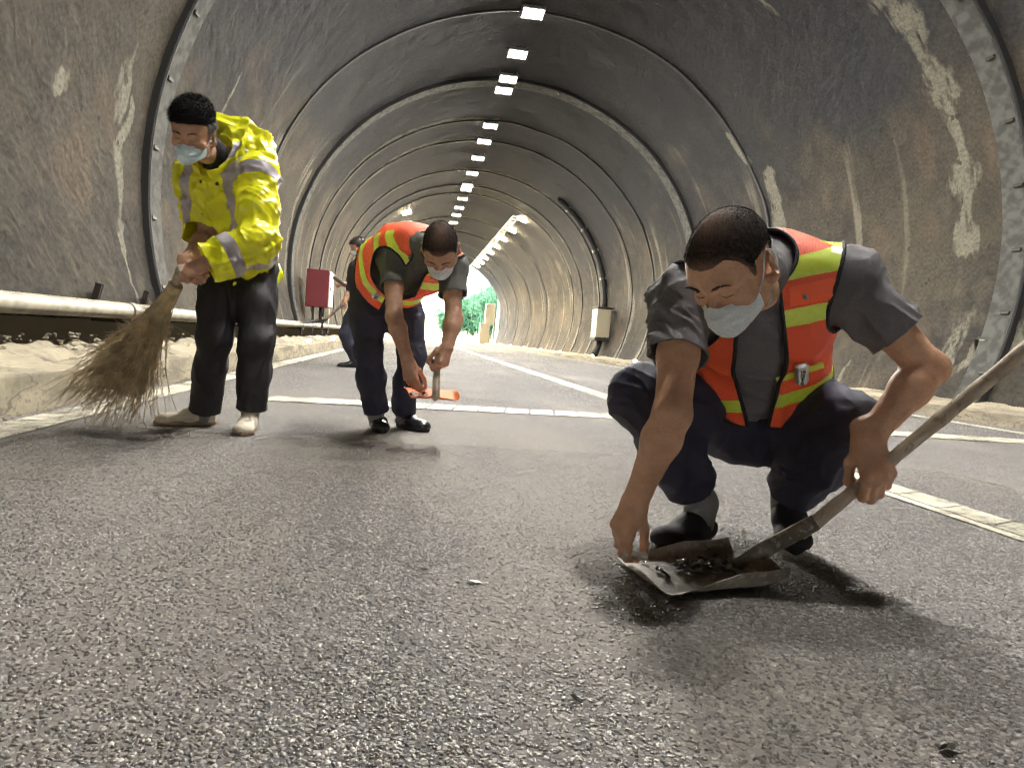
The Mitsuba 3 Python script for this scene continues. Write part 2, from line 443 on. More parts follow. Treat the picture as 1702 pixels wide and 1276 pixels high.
def rough_bump(p, n, uv):
    return 0.006 * fbm(p.x * 22, p.y * 22, p.z * 22, 3) + 0.002 * fbm(p.x * 90, p.y * 90, p.z * 90, 2)


bsdf('kerb', bump(prin(proc(kerb_color), 0.85, specular=0.3), rough_bump, 1.0, 2.5e-3))


def sidewalk_left():
    ys = np.concatenate([np.linspace(Y_BACK, -2, 40), np.arange(-1.9, 2.0, 0.1), np.arange(2.0, 9.0, 0.03), np.arange(9.0, 20, 0.08), np.arange(20.0, Y_PORTAL, 0.5)])
    us = np.concatenate([np.linspace(0, 0.21, 14), 0.21 + np.linspace(0.012, 0.72, 44), [0.735, 0.76, 0.80]])
    U, Y = np.meshgrid(us, ys)
    face = U <= 0.2101
    x = np.where(face, -1.845 - 0.018 * U / 0.21, -1.863 - (U - 0.21))
    edge = np.clip((U - 0.75) / 0.04, 0, 1)
    q = np.stack([x * 1.0, Y, x * 0], -1)
    s = np.clip(U - 0.21, 0, None)
    slump = 0.16 * np.clip((s - 0.2) / 0.5, 0, 1) ** 1.3
    heap = slump * (0.45 + 1.1 * meshkit.fbm(q * [5, 3.2, 1], 4, 21)) + 0.03 * np.clip(s / 0.25, 0, 1) * (meshkit.fbm(q * [14, 9, 1], 3, 22) - 0.5)
    flow = 0.012 * np.clip(s / 0.05, 0, 1) * (meshkit.fbm(q * [22, 3.5, 1], 3, 23) - 0.5)
    z = np.where(face, U - 0.02, 0.19 + heap + flow) - 0.55 * edge
    lip = 0.012 * (meshkit.fbm(np.stack([Y * 1.5, U * 8, x * 0], -1), 3, 24) - 0.5)
    x = x + np.where(face, lip, 0) - np.where(edge > 0, 0.10 * (meshkit.fbm(np.stack([Y * 4, Y * 0, Y * 0], -1), 3, 25) - 0.5), 0)
    return grid(np.stack([x, Y, z], -1))


add('sidewalk', sidewalk_left(), 'kerb', smooth=True, kind='structure', label='narrow crumbling concrete walkway with kerb along the left wall')


def rubble():
    r = np.random.default_rng(12)
    out = []
    ico = trimesh.creation.icosphere(subdivisions=1)
    for _ in range(520):
        y = 2.5 + 9 * r.random() ** 1.5
        s = 0.35 + 0.33 * r.random()
        x = -1.863 - s
        z = 0.19 + 0.16 * max(0, (s - 0.2) / 0.5) ** 1.3 * 0.95
        sc = 0.006 + 0.020 * r.random() ** 2.5
        v = ico.vertices * sc * (0.6 + 0.8 * r.random((len(ico.vertices), 1))) * [1, 1, 0.6]
        out.append((v @ rotz(r.random() * 6).T + [x, y, z], ico.faces))
    for _ in range(420):                                     # grit in the gutter
        y = 2.0 + 10 * r.random() ** 1.5
        x = -1.83 + 0.10 * r.random() ** 2
        sc = 0.003 + 0.006 * r.random() ** 3
        v = ico.vertices * sc * (0.6 + 0.8 * r.random((len(ico.vertices), 1))) * [1, 1, 0.6]
        out.append((v + [x, y, sc * 0.2], ico.faces))
    return cat_mesh(out)


add('rubble', rubble(), 'kerb', kind='stuff', label='loose grit and concrete crumbs lying on the left walkway', cat='rubble')


def sidewalk_right():
    ys = np.concatenate([np.linspace(Y_BACK, 2, 40), np.arange(2.1, 14.0, 0.06), np.arange(14.0, Y_PORTAL, 0.4)])
    us = np.concatenate([np.linspace(0, 0.14, 6), 0.14 + np.linspace(0.01, 1.50, 27)])
    U, Y = np.meshgrid(us, ys)
    face = U <= 0.1401
    x = np.where(face, 6.40 + 0.015 * U / 0.14, 6.415 + (U - 0.14))
    q = np.stack([x, Y, x * 0], -1)
    heap = 0.03 * np.clip((U - 0.14) / 0.3, 0, 1) * meshkit.fbm(q * [3, 2, 1], 4, 31) + 0.12 * np.clip((U - 0.95) / 0.35, 0, 1) * meshkit.fbm(q * [3, 2.2, 1], 3, 33)
    z = np.where(face, U - 0.01, 0.13 + heap)
    x = x + np.where(face, 0.012 * (meshkit.fbm(np.stack([Y * 1.5, U * 8, x * 0], -1), 3, 34) - 0.5), 0)
    return grid(np.stack([x, Y, z], -1))


add('sidewalk', sidewalk_right(), 'kerb', smooth=True, kind='structure', label='low concrete walkway with kerb along the right wall')

# ------------------------------------------------------------------ outside: ground, trees, rail
bsdf('grass', prin([0.075, 0.11, 0.04], 0.9))
r_ = np.random.default_rng(8)
xs = np.concatenate([np.linspace(-1500, -60, 12), np.linspace(-55, 70, 90), np.linspace(80, 1500, 12)])
ys = np.concatenate([[-1500, -600, -200, -90], np.linspace(-85, 260, 130), [400, 800, 1500]])
X, Y = np.meshgrid(xs, ys)
out = np.clip((Y - 70) / 15, 0, 1)
hill = out * 9.0 * np.clip((X - 8.5 + np.maximum(Y - 75, 0) * 0.12) / 26, 0, 1) ** 1.1 * (0.75 + 0.6 * meshkit.fbm(np.stack([X * 0.06, Y * 0.06, X * 0], -1), 3, 2))
hill *= np.clip((400 - np.hypot(X, Y)) / 150, 0, 1)
Z = -0.30 + hill
add('ground', grid(np.stack([X, Y, Z], -1)), 'grass', smooth=True, kind='structure', label='grassy ground and slope outside the tunnel portal')

scene['leaf_a'] = {'type': 'principledthin', 'base_color': {'type': 'rgb', 'value': [0.06, 0.135, 0.08]}, 'roughness': 0.6, 'diff_trans': 0.7}
scene['leaf_b'] = {'type': 'principledthin', 'base_color': {'type': 'rgb', 'value': [0.08, 0.17, 0.10]}, 'roughness': 0.6, 'diff_trans': 0.7}
bsdf('bark', prin([0.10, 0.08, 0.05], 0.9))


def tree(x, y, z, h, rad, seed, label, leaf):
    r = np.random.default_rng(seed)
    t = thing('roadside_tree', label, 'tree', 'trees on the slope outside the portal')
    pts = np.array([[x, y, z - 0.4], [x + 0.1 * h * (r.random() - 0.5), y, z + h * 0.35], [x + 0.15 * h * (r.random() - 0.5), y, z + h * 0.75]])
    limbs = [tube(pts, [0.05 * h * 0.5, 0.03 * h * 0.5, 0.012 * h])]
    cl = []
    for k in range(34):
        d = r.standard_normal(3); d /= np.linalg.norm(d)
        c = np.array([x, y, z + h * 0.58]) + d * [rad, rad, h * 0.42] * (0.35 + 0.6 * r.random())
        cl.append((c, rad * (0.20 + 0.16 * r.random())))
        if k < 9:
            limbs.append(tube(np.array([pts[1], (pts[1] + c) / 2 + [0, 0, 0.1 * h], c]), [0.018 * h * 0.5, 0.008 * h, 0.003 * h], 6))
    add('trunk', cat_mesh(limbs), 'bark', t)
    n = 90
    V = []
    for c, s in cl:
        p = r.standard_normal((n, 3)); p /= np.linalg.norm(p, axis=1, keepdims=True)
        p = c + p * s * (0.55 + 0.6 * r.random((n, 1)))
        a, b = r.standard_normal((n, 3)), r.standard_normal((n, 3))
        a /= np.linalg.norm(a, axis=1, keepdims=True)
        b -= a * (a * b).sum(1, keepdims=True); b /= np.linalg.norm(b, axis=1, keepdims=True)
        L = (0.16 + 0.14 * r.random((n, 1)))
        V.append(np.stack([p - a * L, p + b * L * 0.45, p + a * L, p - b * L * 0.45], 1))
    V = np.concatenate(V); m = len(V)
    add('crown', (V.reshape(-1, 3), np.arange(m * 4).reshape(-1, 4)), leaf, t)


TREES = [(9.5, 92, 5.5, 2.8), (12.5, 97, 7.5, 3.4), (16.0, 95, 9.5, 3.6), (8.2, 103, 5.5, 2.8), (11.0, 108, 8.0, 3.6), (14.8, 108, 10, 4.0),
         (8.6, 118, 7.0, 3.4), (18.5, 104, 11, 4.2), (6.0, 126, 4.5, 2.6), (20.0, 92, 9, 3.6)]
TREE_WHERE = ['nearest of the slope trees', 'second from the front', 'tall one beside the control boxes', 'low one above the guard rail', 'middle of the clump', 'highest in the clump',
              'behind the middle of the clump', 'far up the slope', 'small far one behind the rail', 'rightmost by the portal edge']


def ground_z(x, y):
    i, j = np.abs(ys - y).argmin(), np.abs(xs - x).argmin()
    return Z[i, j]


for k, (x, y, h, rad) in enumerate(TREES):
    tree(x, y, ground_z(x, y), h, rad, 40 + k, f'pale green tree on the slope outside the portal, {TREE_WHERE[k]}', 'leaf_a' if k % 2 else 'leaf_b')
gr = thing('guard_rail', 'pale metal guard rail along the bend outside the portal', 'guard rail')
pts = np.array([(ROAD_R + 1.0 - ((y - Y_PORTAL) ** 2) / 160.0, y) for y in np.linspace(72, 118, 22)])
for k, (x, y) in enumerate(pts[::3]):
    add('post', box((0.12, 0.12, 0.95), (x + 0.1, y, 0.3)), 'galvanised', gr)
for z in (0.42, 0.68):
    add('beam', tube(np.c_[pts, np.full(len(pts), z)], 0.07, 8), 'galvanised', gr)
# ------------------------------------------------------------------ lamps
bsdf('lamp_housing', prin([0.30, 0.30, 0.31], 0.5, metallic=0.2))


def area(rgb):
    return {'type': 'area', 'radiance': {'type': 'rgb', 'value': list(rgb)}}


def lamp(name, label, cat, group, loc, aim, size, rgb, parent_rot=None):
    """Floodlight: shallow finned housing, bracket to the lining and a glowing lens facing aim."""
    key = thing(name, label, cat, group)
    R = frame((0, 1, 0) if abs(aim[1]) < 0.9 else (1, 0, 0), -np.asarray(aim, float))
    z = -np.asarray(aim, float) / np.linalg.norm(aim)
    yv = np.array([0, 1.0, 0]) - z * z[1]; yv /= np.linalg.norm(yv)
    R = np.stack([np.cross(yv, z), yv, z], 1)
    w, l = size
    add('housing', box((w + 0.06, l + 0.06, 0.06), np.asarray(loc) + R @ [0, 0, 0.040], R, 0.012), 'lamp_housing', key)
    for s in (-1, 1):
        add('bracket', box((0.03, 0.05, 0.18), np.asarray(loc) + R @ [s * (w / 2 + 0.02), 0, 0.12], R), 'lamp_housing', key)
    v = np.array([[-w / 2, -l / 2, 0], [-w / 2, l / 2, 0], [w / 2, l / 2, 0], [w / 2, -l / 2, 0]]) @ R.T + np.asarray(loc)
    k = numbered(key + '__lens')
    scene[k] = mikit.ply((v, np.array([[0, 1, 2], [0, 2, 3]])), 'lamp_housing', emitter=area(rgb))
    return key


CROWN_Y = [2.0, 4.2, 6.4, 8.6, 10.8, 13.0, 15.2, 17.4, 19.1, 20.0, 23.4, 25.3, 27.7, 30.3, 32.8, 33.7, 36.0, 38.6, 41.0, 43.8, 46.6, 49.4, 52.2, 55.0, 58.0, 61.0]
ORD = ['nearest', 'second', 'third', 'fourth', 'fifth', 'sixth', 'seventh', 'eighth', 'ninth', 'tenth', 'eleventh', 'twelfth', 'thirteenth', 'fourteenth', 'fifteenth', 'sixteenth', 'seventeenth', 'eighteenth', 'nineteenth', 'twentieth']
seen = 0
for y in CROWN_Y:
    if y < 14.5:
        lab = 'white LED floodlight overhead on the vault crown, out of the picture'
    else:
        lab = f'white LED floodlight on the vault crown, {ORD[seen]} of its row'
        seen += 1
    lamp('ceiling_lamp', lab, 'lamp', 'white lamps along the crown', (2.03, y * 1.03, 7.20), (0, -0.15, -1), (0.42, 0.36), np.array([1.0, 0.97, 0.91]) * LAMP_POWER)
for k, y in enumerate([37.7, 41.7, 45.6, 49.4, 53.2, 57.0, 60.6, 64.0]):
    lamp('wall_lamp', f'warm white floodlight high on the right wall, {ORD[k]} of that row from the front', 'lamp', 'warm lamps high on the right wall',
         (5.12, y, 6.60), (-0.35, -0.45, -1), (0.42, 0.34), np.array([1.0, 0.82, 0.50]) * WARM_POWER)
for k, y in enumerate([38.8, 43.3, 47.8, 52.3, 56.8, 61.3]):
    lamp('wall_lamp', f'warm white floodlight high on the left wall, {ORD[k]} of that row from the front', 'lamp', 'warm lamps high on the left wall',
         (-0.62, y, 6.55), (0.35, -0.45, -1), (0.42, 0.34), np.array([1.0, 0.82, 0.50]) * WARM_POWER)

# cable tray with pale slots beside the right hand lamps
tray = thing('cable_tray', 'perforated metal cable tray hung beside the right wall lamps', 'cable tray')
for s in (-1, 1):
    add('rail', tube(np.array([[4.80 + s * 0.17, 37.5, 6.72], [4.80 + s * 0.17, 66.0, 6.72]]), 0.03, 6), 'galvanised', tray)
for y in np.arange(37.7, 66, 0.9):
    add('rung', box((0.36, 0.42, 0.03), (4.80, y, 6.70)), 'galvanised', tray)

# kerb lights low along both sides
for side, x, z, ys_ in ((1, 6.46, 0.20, [12.0, 16.5, 21.2, 26.4, 32.4, 37.2, 43.0, 49.0, 55.0, 61.0]), (-1, -1.92, 0.24, [14.8, 19.3, 24.5, 30.0])):
    for k, y in enumerate(ys_):
        kl = thing('kerb_light', f'small glowing marker light on the {"right" if side > 0 else "left"} kerb, {ORD[k]} from the front', 'marker light', 'marker lights along the kerbs')
        add('body', box((0.10, 0.14, 0.10), (x, y, z), None, 0.02), 'lamp_housing', kl)
        v = np.array([[x - 0.04, y - 0.075, z - 0.03], [x + 0.04, y - 0.075, z - 0.03], [x + 0.04, y - 0.075, z + 0.03], [x - 0.04, y - 0.075, z + 0.03]])
        scene[kl + '__lens'] = mikit.ply((v, np.array([[0, 1, 2], [0, 2, 3]])), 'lamp_housing', emitter=area(np.array([1.0, 0.85, 0.6]) * (3 if side > 0 else 2)))

# ------------------------------------------------------------------ pipe, cabinets, brackets
bsdf('pipe_paint', prin(grainy([0.48, 0.44, 0.34], 0.3, 7.0), 0.45))
pipe = thing('wall_pipe', 'long cream water pipe running along the left wall', 'pipe')
PX, PZ = -2.87, 0.540
ends = [-8, -2.0, 2.1, 8.2, 14.2, 20.2, 26.2, 32.2, 38.2, 44.2]
for a, b in zip(ends[:-1], ends[1:]):
    add('section', tube([[PX, a + 0.03, PZ], [PX, (a + b) / 2, PZ - 0.006], [PX, b - 0.03, PZ]], 0.080, 24), 'pipe_paint', pipe, smooth=40)
    add('coupling', tube([[PX, b - 0.06, PZ], [PX, b + 0.06, PZ]], 0.087, 24), 'pipe_paint', pipe, smooth=40)
    add('strap', tube([[PX, b - 0.10, PZ], [PX, b - 0.075, PZ]], 0.0885, 24), 'dark_steel', pipe, smooth=40)
    add('support', cat_mesh([box((0.05, 0.22, 0.05), (PX + 0.06, b - 0.09, PZ - 0.11)), box((0.05, 0.05, 0.34), (PX + 0.03, b - 0.09, PZ - 0.27)), box((0.35, 0.05, 0.05), (PX - 0.15, b - 0.09, PZ - 0.10))]), 'dark_steel', pipe)
for i, (y, lab) in enumerate(((7.72, 'rusty steel bracket stub on the left wall above the pipe, nearer one'), (9.02, 'rusty steel bracket stub on the left wall beside the joint band'))):
    x = wall_x(0.68, -1)
    R = np.array([[1, 0, 0], [0, 1, 0], [0, 0, 1.0]]) @ trimesh.transformations.rotation_matrix(0.22, [0, 1, 0])[:3, :3]
    b = thing('wall_bracket', lab, 'bracket')
    add('plate', box((0.02, 0.10, 0.24), (x + 0.04, y, 0.66), R, 0.003), 'dark_steel', b)
    add('channel', cat_mesh([box((0.06, 0.02, 0.24), (x + 0.07, y - 0.08, 0.66), R), box((0.06, 0.02, 0.24), (x + 0.07, y - 0.12, 0.66), R)]), 'dark_steel', b)
b = thing('wall_bracket', 'pale steel bracket plate on the right wall above the shovel handle', 'bracket')
x = wall_x(0.93, 1)
R = trimesh.transformations.rotation_matrix(-0.24, [0, 1, 0])[:3, :3]
add('plate', box((0.03, 0.10, 0.17), (x - 0.03, 9.25, 0.93), R, 0.003), 'galvanised', b)
add('channel', cat_mesh([box((0.06, 0.02, 0.17), (x - 0.04, 9.36, 0.93), R)]), 'dark_steel', b)

bsdf('red_paint', prin([0.17, 0.024, 0.030], 0.4))
bsdf('white_paint', prin([0.70, 0.69, 0.68], 0.45))
cab = thing('fire_cabinet', 'dark red fire hose cabinet with white door mounted on the left wall', 'cabinet')
cx0, cy0, cz0 = -2.72, 21.9, 1.60
add('body', box((0.62, 1.05, 1.05), (cx0, cy0 + 0.55, cz0), None, 0.01), 'red_paint', cab)
d = add('door', box((0.035, 1.0, 1.0), (cx0 + 0.33, cy0 + 0.55, cz0), None, 0.008), 'white_paint', cab)
add('handle', box((0.04, 0.06, 0.14), (cx0 + 0.36, cy0 + 0.20, cz0), None, 0.01), 'dark_steel', d)
add('leg', box((0.06, 0.06, 0.85), (cx0 - 0.1, cy0 + 0.2, 0.66)), 'dark_steel', cab)
add('leg', box((0.06, 0.06, 0.85), (cx0 + 0.1, cy0 + 0.9, 0.66)), 'dark_steel', cab)
add('hose_reel', put(trimesh.creation.torus(0.17, 0.05), (cx0 + 0.1, cy0 + 0.45, 0.90), trimesh.transformations.rotation_matrix(math.pi / 2, [0, 1, 0])[:3, :3]), 'dark_steel', cab, smooth=True)
b = thing('cable_duct', 'cream vertical cable duct on the left wall behind the fire cabinet', 'cable duct')
add('cover', box((0.22, 0.30, 1.9), (wall_x(1.2, -1) + 0.12, 27.5, 1.25), None, 0.01), 'pipe_paint', b)

bsdf('box_paint', prin([0.46, 0.41, 0.29], 0.5))
eb = thing('junction_box', 'tall beige electrical junction box on the right wall with cable above and below', 'junction box')
bx, by = wall_x(1.45, 1) - 0.42, 28.7
add('case', box((0.55, 0.85, 1.12), (bx, by + 0.4, 1.46), None, 0.02), 'box_paint', eb)
add('base', box((0.62, 0.92, 0.14), (bx, by + 0.4, 0.83), None, 0.02), 'dark_steel', eb)
add('lid', box((0.66, 0.95, 0.06), (bx + 0.05, by + 0.4, 2.06), None, 0.01), 'dark_steel', eb)
add('cable', tube(np.array([[bx, by + 0.3, 0.80], [bx - 0.06, by + 0.25, 0.55], [bx - 0.22, by + 0.1, 0.22]]), [0.12, 0.11, 0.13], 10), 'rubber', eb, smooth=True)
th = np.linspace(0.0, 0.95, 26)
x_, z_ = arc(th, 0.10)
add('conduit', tube(np.stack([x_, 30.2 + 0 * x_, z_], -1), 0.10, 10), 'rubber', eb, smooth=True)
for k in (6, 12, 17, 22):
    add('clamp', box((0.26, 0.16, 0.10), (x_[k], 30.2, z_[k]), trimesh.transformations.rotation_matrix(-th[k], [0, 1, 0])[:3, :3]), 'galvanised', eb)
for lab, x, y, z, s in (('beige control box outside the portal, upper one', 6.95, 68.6, 2.75, (0.85, 1.0, 1.9)), ('beige control box outside the portal, lower one', 6.50, 68.2, 0.95, (0.85, 1.0, 2.0))):
    b = thing('control_box', lab, 'control box')
    add('case', box(s, (x, y, z), None, 0.02), 'box_paint', b)
    add('post', box((0.14, 0.14, z), (x + 0.5, y + 0.4, z / 2)), 'galvanised', b)
b = thing('portal_panel', 'white panel wall standing at the right edge of the tunnel portal', 'panel')
add('panel', box((0.12, 2.2, 2.1), (7.7, 68.4, 1.35)), 'white_paint', b)
add('panel', box((0.12, 2.2, 1.6), (7.75, 68.4, 3.25)), 'white_paint', b)
cs = thing('security_camera', 'white security camera on a bracket under the portal crown', 'camera')
add('body', box((0.3, 0.7, 0.3), (3.3, 64, 6.2), None, 0.04), 'white_paint', cs)
add('bracket', box((0.06, 0.06, 1.0), (3.3, 64.2, 6.8)), 'white_paint', cs)
# ------------------------------------------------------------------ implicit modelling: smooth blends of tapered limbs, meshed by surface nets
def smin(a, b, k):
    if k <= 0:
        return np.minimum(a, b)
    h = np.maximum(k - np.abs(a - b), 0) / k
    return np.minimum(a, b) - h * h * k * 0.25


def A3(*v):
    return np.array(v, float)


def unit(v):
    v = np.asarray(v, float)
    return v / np.linalg.norm(v)


class Blob:
    """Ordered smooth union of primitives; each keeps a bounding sphere so that far ones are skipped."""

    def __init__(self, k=0.03):
        self.k, self.prims = k, []

    def cap(self, a, b, ra, rb=None, k=None):
        a, b = np.asarray(a, float), np.asarray(b, float)
        rb = ra if rb is None else rb

        def f(p, a=a, b=b, ra=ra, rb=rb):
            ab = b - a
            t = np.clip((p - a) @ ab / max(ab @ ab, 1e-12), 0, 1)
            d = p - a - t[:, None] * ab
            return np.sqrt(np.einsum('ij,ij->i', d, d)) - (ra + (rb - ra) * t)
        self.prims.append((f, (a + b) / 2, np.linalg.norm(b - a) / 2 + max(ra, rb), self.k if k is None else k, 1))
        return self

    def chain(self, pts, radii, k=None):
        for a, b, ra, rb in zip(pts[:-1], pts[1:], radii[:-1], radii[1:]):
            self.cap(a, b, ra, rb, k)
        return self

    def ecap(self, a, b, side, ra, rb, k=None):
        """Elliptic tapered limb: ra, rb = (half width along side, half depth)."""
        a, b = np.asarray(a, float), np.asarray(b, float)
        ax = unit(b - a); s = np.asarray(side, float); s = unit(s - ax * (s @ ax)); q = np.cross(ax, s)
        ra, rb = np.asarray(ra, float), np.asarray(rb, float)

        def f(p):
            ab = b - a
            tr = (p - a) @ ab / (ab @ ab)
            t = np.clip(tr, 0, 1)
            d = p - a - t[:, None] * ab
            r0, r1 = ra[0] + (rb[0] - ra[0]) * t, ra[1] + (rb[1] - ra[1]) * t
            m = np.minimum(r0, r1)
            u, v, w = d @ s / r0, d @ q / r1, d @ ax / m
            k0 = np.sqrt(u * u + v * v + w * w)
            u /= r0; v /= r1; w /= m
            k1 = np.sqrt(u * u + v * v + w * w)
            return np.where(k1 > 1e-9, k0 * (k0 - 1) / np.maximum(k1, 1e-9), -m)
        self.prims.append((f, (a + b) / 2, np.linalg.norm(b - a) / 2 + max(ra.max(), rb.max()), self.k if k is None else k, 1))
        return self

    def ell(self, c, r, R=np.eye(3), k=None, sign=1):
        c, r, R = np.asarray(c, float), np.asarray(r, float), np.asarray(R, float)

        def f(p):
            q = (p - c) @ R
            q /= r; k0 = np.sqrt(np.einsum('ij,ij->i', q, q))
            q /= r; k1 = np.sqrt(np.einsum('ij,ij->i', q, q))
            return np.where(k1 > 1e-9, k0 * (k0 - 1) / np.maximum(k1, 1e-9), -r.min())
        self.prims.append((f, c, r.max(), self.k if k is None else k, sign))
        return self

    def plane_cut(self, c, n):
        """Removes what lies on the side of c that n points to."""
        c, n = np.asarray(c, float), unit(n)
        self.prims.append((lambda p: -((p - c) @ n), None, 0, 0, -2))
        return self

    def blob(self, other, k=None):
        lo, hi = other.bounds()
        self.prims.append((other.eval, (lo + hi) / 2, np.linalg.norm(hi - lo) / 2, self.k if k is None else k, 3))
        return self

    def bounds(self):
        P = [(c, r) for f, c, r, k, s in self.prims if s in (1, 3)]
        return np.min([c - r for c, r in P], 0), np.max([c + r for c, r in P], 0)

    def eval(self, p, ball=None):
        if ball is None:
            a, b = p.max(0), p.min(0)
            e = a - b
            ball = (a + b) / 2, math.sqrt(e @ e) / 2
        pc, ph = ball
        d = np.full(len(p), 9.0)
        for f, c, r, k, s in self.prims:
            nested = s == 3
            s = 1 if nested else s
            if s == -2:
                d = np.maximum(d, -f(p)); continue
            e = c - pc
            gap = math.sqrt(e @ e) - r - ph
            if gap > max(0.07, 1.2 * k):
                if s == 1:
                    d = np.minimum(d, gap)
                continue
            v = f(p, ball) if nested else f(p)
            d = smin(d, v, k) if s == 1 else -smin(-d, v, k)
        return d

    def mesh(self, h, warp=None):
        return nets(self.eval, *self.bounds(), h)


def nets(fn, lo, hi, h, B=10):
    """Surface nets of fn < 0 on a grid of step h, evaluated only in blocks near the surface."""
    lo = np.asarray(lo) - 3 * h
    nb = np.ceil((np.asarray(hi) + 3 * h - lo) / (h * B)).astype(int) + 1
    D = np.full(nb * B, 1.0, np.float32)
    g = np.stack(np.meshgrid(*[np.arange(n) for n in nb], indexing='ij'), -1)
    cen = lo + (g * B + (B - 1) / 2) * h
    flat = cen.reshape(-1, 3)
    val = np.empty(len(flat))
    sup = 6                                                     # evaluate centres in small batches so that culling works
    order = np.lexsort((flat[:, 2] // (sup * B * h), flat[:, 1] // (sup * B * h), flat[:, 0] // (sup * B * h)))
    for s in range(0, len(order), 216):
        val[order[s:s + 216]] = fn(flat[order[s:s + 216]])
    val = val.reshape(nb)
    half = B * h * 0.87
    off = np.stack(np.meshgrid(*[np.arange(B)] * 3, indexing='ij'), -1).reshape(-1, 3)
    for i, j, k in np.argwhere(val < half * 1.35 + 0.004):
        sl = D[i * B:(i + 1) * B, j * B:(j + 1) * B, k * B:(k + 1) * B]
        if val[i, j, k] < -half * 2.2 - 0.01:
            sl[...] = -1.0
        else:
            sl[...] = fn(lo + (np.array([i, j, k]) * B + off) * h).reshape(B, B, B)
    S = D < 0
    n = np.array(D.shape)
    stride = np.array([n[1] * n[2], n[2], 1])
    quads, sums, cnts = [], [], []
    for ax in range(3):
        sl0 = [slice(None)] * 3; sl1 = [slice(None)] * 3
        sl0[ax] = slice(None, -1); sl1[ax] = slice(1, None)
        E = np.argwhere(S[tuple(sl0)] != S[tuple(sl1)])
        E1 = E.copy(); E1[:, ax] += 1
        d0, d1 = D[tuple(E.T)].astype(float), D[tuple(E1.T)].astype(float)
        P = E.astype(float); P[:, ax] += d0 / (d0 - d1)
        b, c = (ax + 1) % 3, (ax + 2) % 3
        cells = []
        for ob, oc in ((-1, -1), (0, -1), (0, 0), (-1, 0)):
            q = E.copy(); q[:, b] += ob; q[:, c] += oc
            cells.append(q @ stride)
            sums.append((cells[-1], P))
        Q = np.stack(cells, 1)
        flip = ~S[tuple(E.T)]
        Q[flip] = Q[flip][:, ::-1]
        quads.append(Q)
    ids = np.concatenate([s[0] for s in sums]); pts = np.concatenate([s[1] for s in sums])
    u, inv = np.unique(ids, return_inverse=True)
    cnt = np.bincount(inv).astype(float)
    V = np.stack([np.bincount(inv, pts[:, k]) / cnt for k in range(3)], 1) * h + lo
    Q = np.searchsorted(u, np.vstack(quads))
    F = np.vstack([Q[:, [0, 1, 2]], Q[:, [0, 2, 3]]])
    return V, F


def normals(v, f):
    fn = np.cross(v[f[:, 1]] - v[f[:, 0]], v[f[:, 2]] - v[f[:, 0]])
    n = np.zeros_like(v)
    for k in range(3):
        np.add.at(n, f[:, k], fn)
    return n / (np.linalg.norm(n, axis=1, keepdims=True) + 1e-12)


def relax(m, it=2, lam=0.5):
    v, f = m
    e = np.vstack([f[:, [0, 1]], f[:, [1, 2]], f[:, [2, 0]]])
    e = np.vstack([e, e[:, ::-1]])
    cnt = np.bincount(e[:, 0], minlength=len(v)).astype(float)[:, None]
    for _ in range(it):
        for s in (lam, -lam * 1.06):
            a = np.stack([np.bincount(e[:, 0], v[e[:, 1], k], minlength=len(v)) for k in range(3)], 1) / np.maximum(cnt, 1)
            v = v + s * (a - v)
    return v, f


def keep(m, val):
    """The part of the mesh where val (per vertex) > 0, cut exactly along the zero line."""
    v, f = m
    val = np.where(np.abs(val) < 1e-9, 1e-9, val)
    pos = val[f] > 0
    c = pos.sum(1)
    out = [f[c == 3]]
    nv, extra = len(v), []
    for want, odd in ((1, True), (2, False)):
        g = f[c == want]
        if not len(g):
            continue
        pg = pos[c == want]
        k = (pg if odd else ~pg).argmax(1)
        r = np.arange(len(g))
        a, b, d = g[r, k], g[r, (k + 1) % 3], g[r, (k + 2) % 3]
        tb = (val[a] / (val[a] - val[b]))[:, None]; td = (val[a] / (val[a] - val[d]))[:, None]
        ib = nv + np.arange(len(g)); idd = ib + len(g)
        extra += [v[a] + (v[b] - v[a]) * tb, v[a] + (v[d] - v[a]) * td]
        nv += 2 * len(g)
        if odd:
            out.append(np.stack([a, ib, idd], 1))
        else:
            out += [np.stack([ib, b, d], 1), np.stack([ib, d, idd], 1)]
    v2 = np.vstack([v] + extra); f2 = np.vstack(out)
    # weld the cut points that neighbouring triangles share
    key = np.round(v2 / 1e-6).astype(np.int64)
    used = np.unique(f2)
    _, first, inv = np.unique(key[used], axis=0, return_index=True, return_inverse=True)
    remap = np.zeros(len(v2), int); remap[used] = inv.ravel()
    f3 = remap[f2]
    ok = (f3[:, 0] != f3[:, 1]) & (f3[:, 1] != f3[:, 2]) & (f3[:, 0] != f3[:, 2])
    return v2[used][first], f3[ok]


def field_keep(m, fn):
    return keep(m, fn(m[0]))


def main_piece(m, at):
    """The connected piece nearest to the point at."""
    v, f = m
    lab = trimesh.graph.connected_component_labels(np.vstack([f[:, [0, 1]], f[:, [1, 2]]]), node_count=len(v))
    used = np.unique(f)
    g = lab[used[((v[used] - at) ** 2).sum(1).argmin()]]
    return v, f[lab[f[:, 0]] == g]


def solidify(m, t):
    """Gives an open sheet thickness t inwards, with a rim."""
    v, f = m
    n = normals(v, f)
    e = np.vstack([f[:, [0, 1]], f[:, [1, 2]], f[:, [2, 0]]])
    key = np.sort(e, 1); k = key[:, 0] * (len(v) + 1) + key[:, 1]
    u, inv, cnt = np.unique(k, return_inverse=True, return_counts=True)
    be = e[cnt[inv] == 1]
    N = len(v)
    rim = np.vstack([np.stack([be[:, 1], be[:, 0], be[:, 0] + N], 1), np.stack([be[:, 1], be[:, 0] + N, be[:, 1] + N], 1)])
    return np.vstack([v, v - n * t]), np.vstack([f, f[:, ::-1] + N, rim])


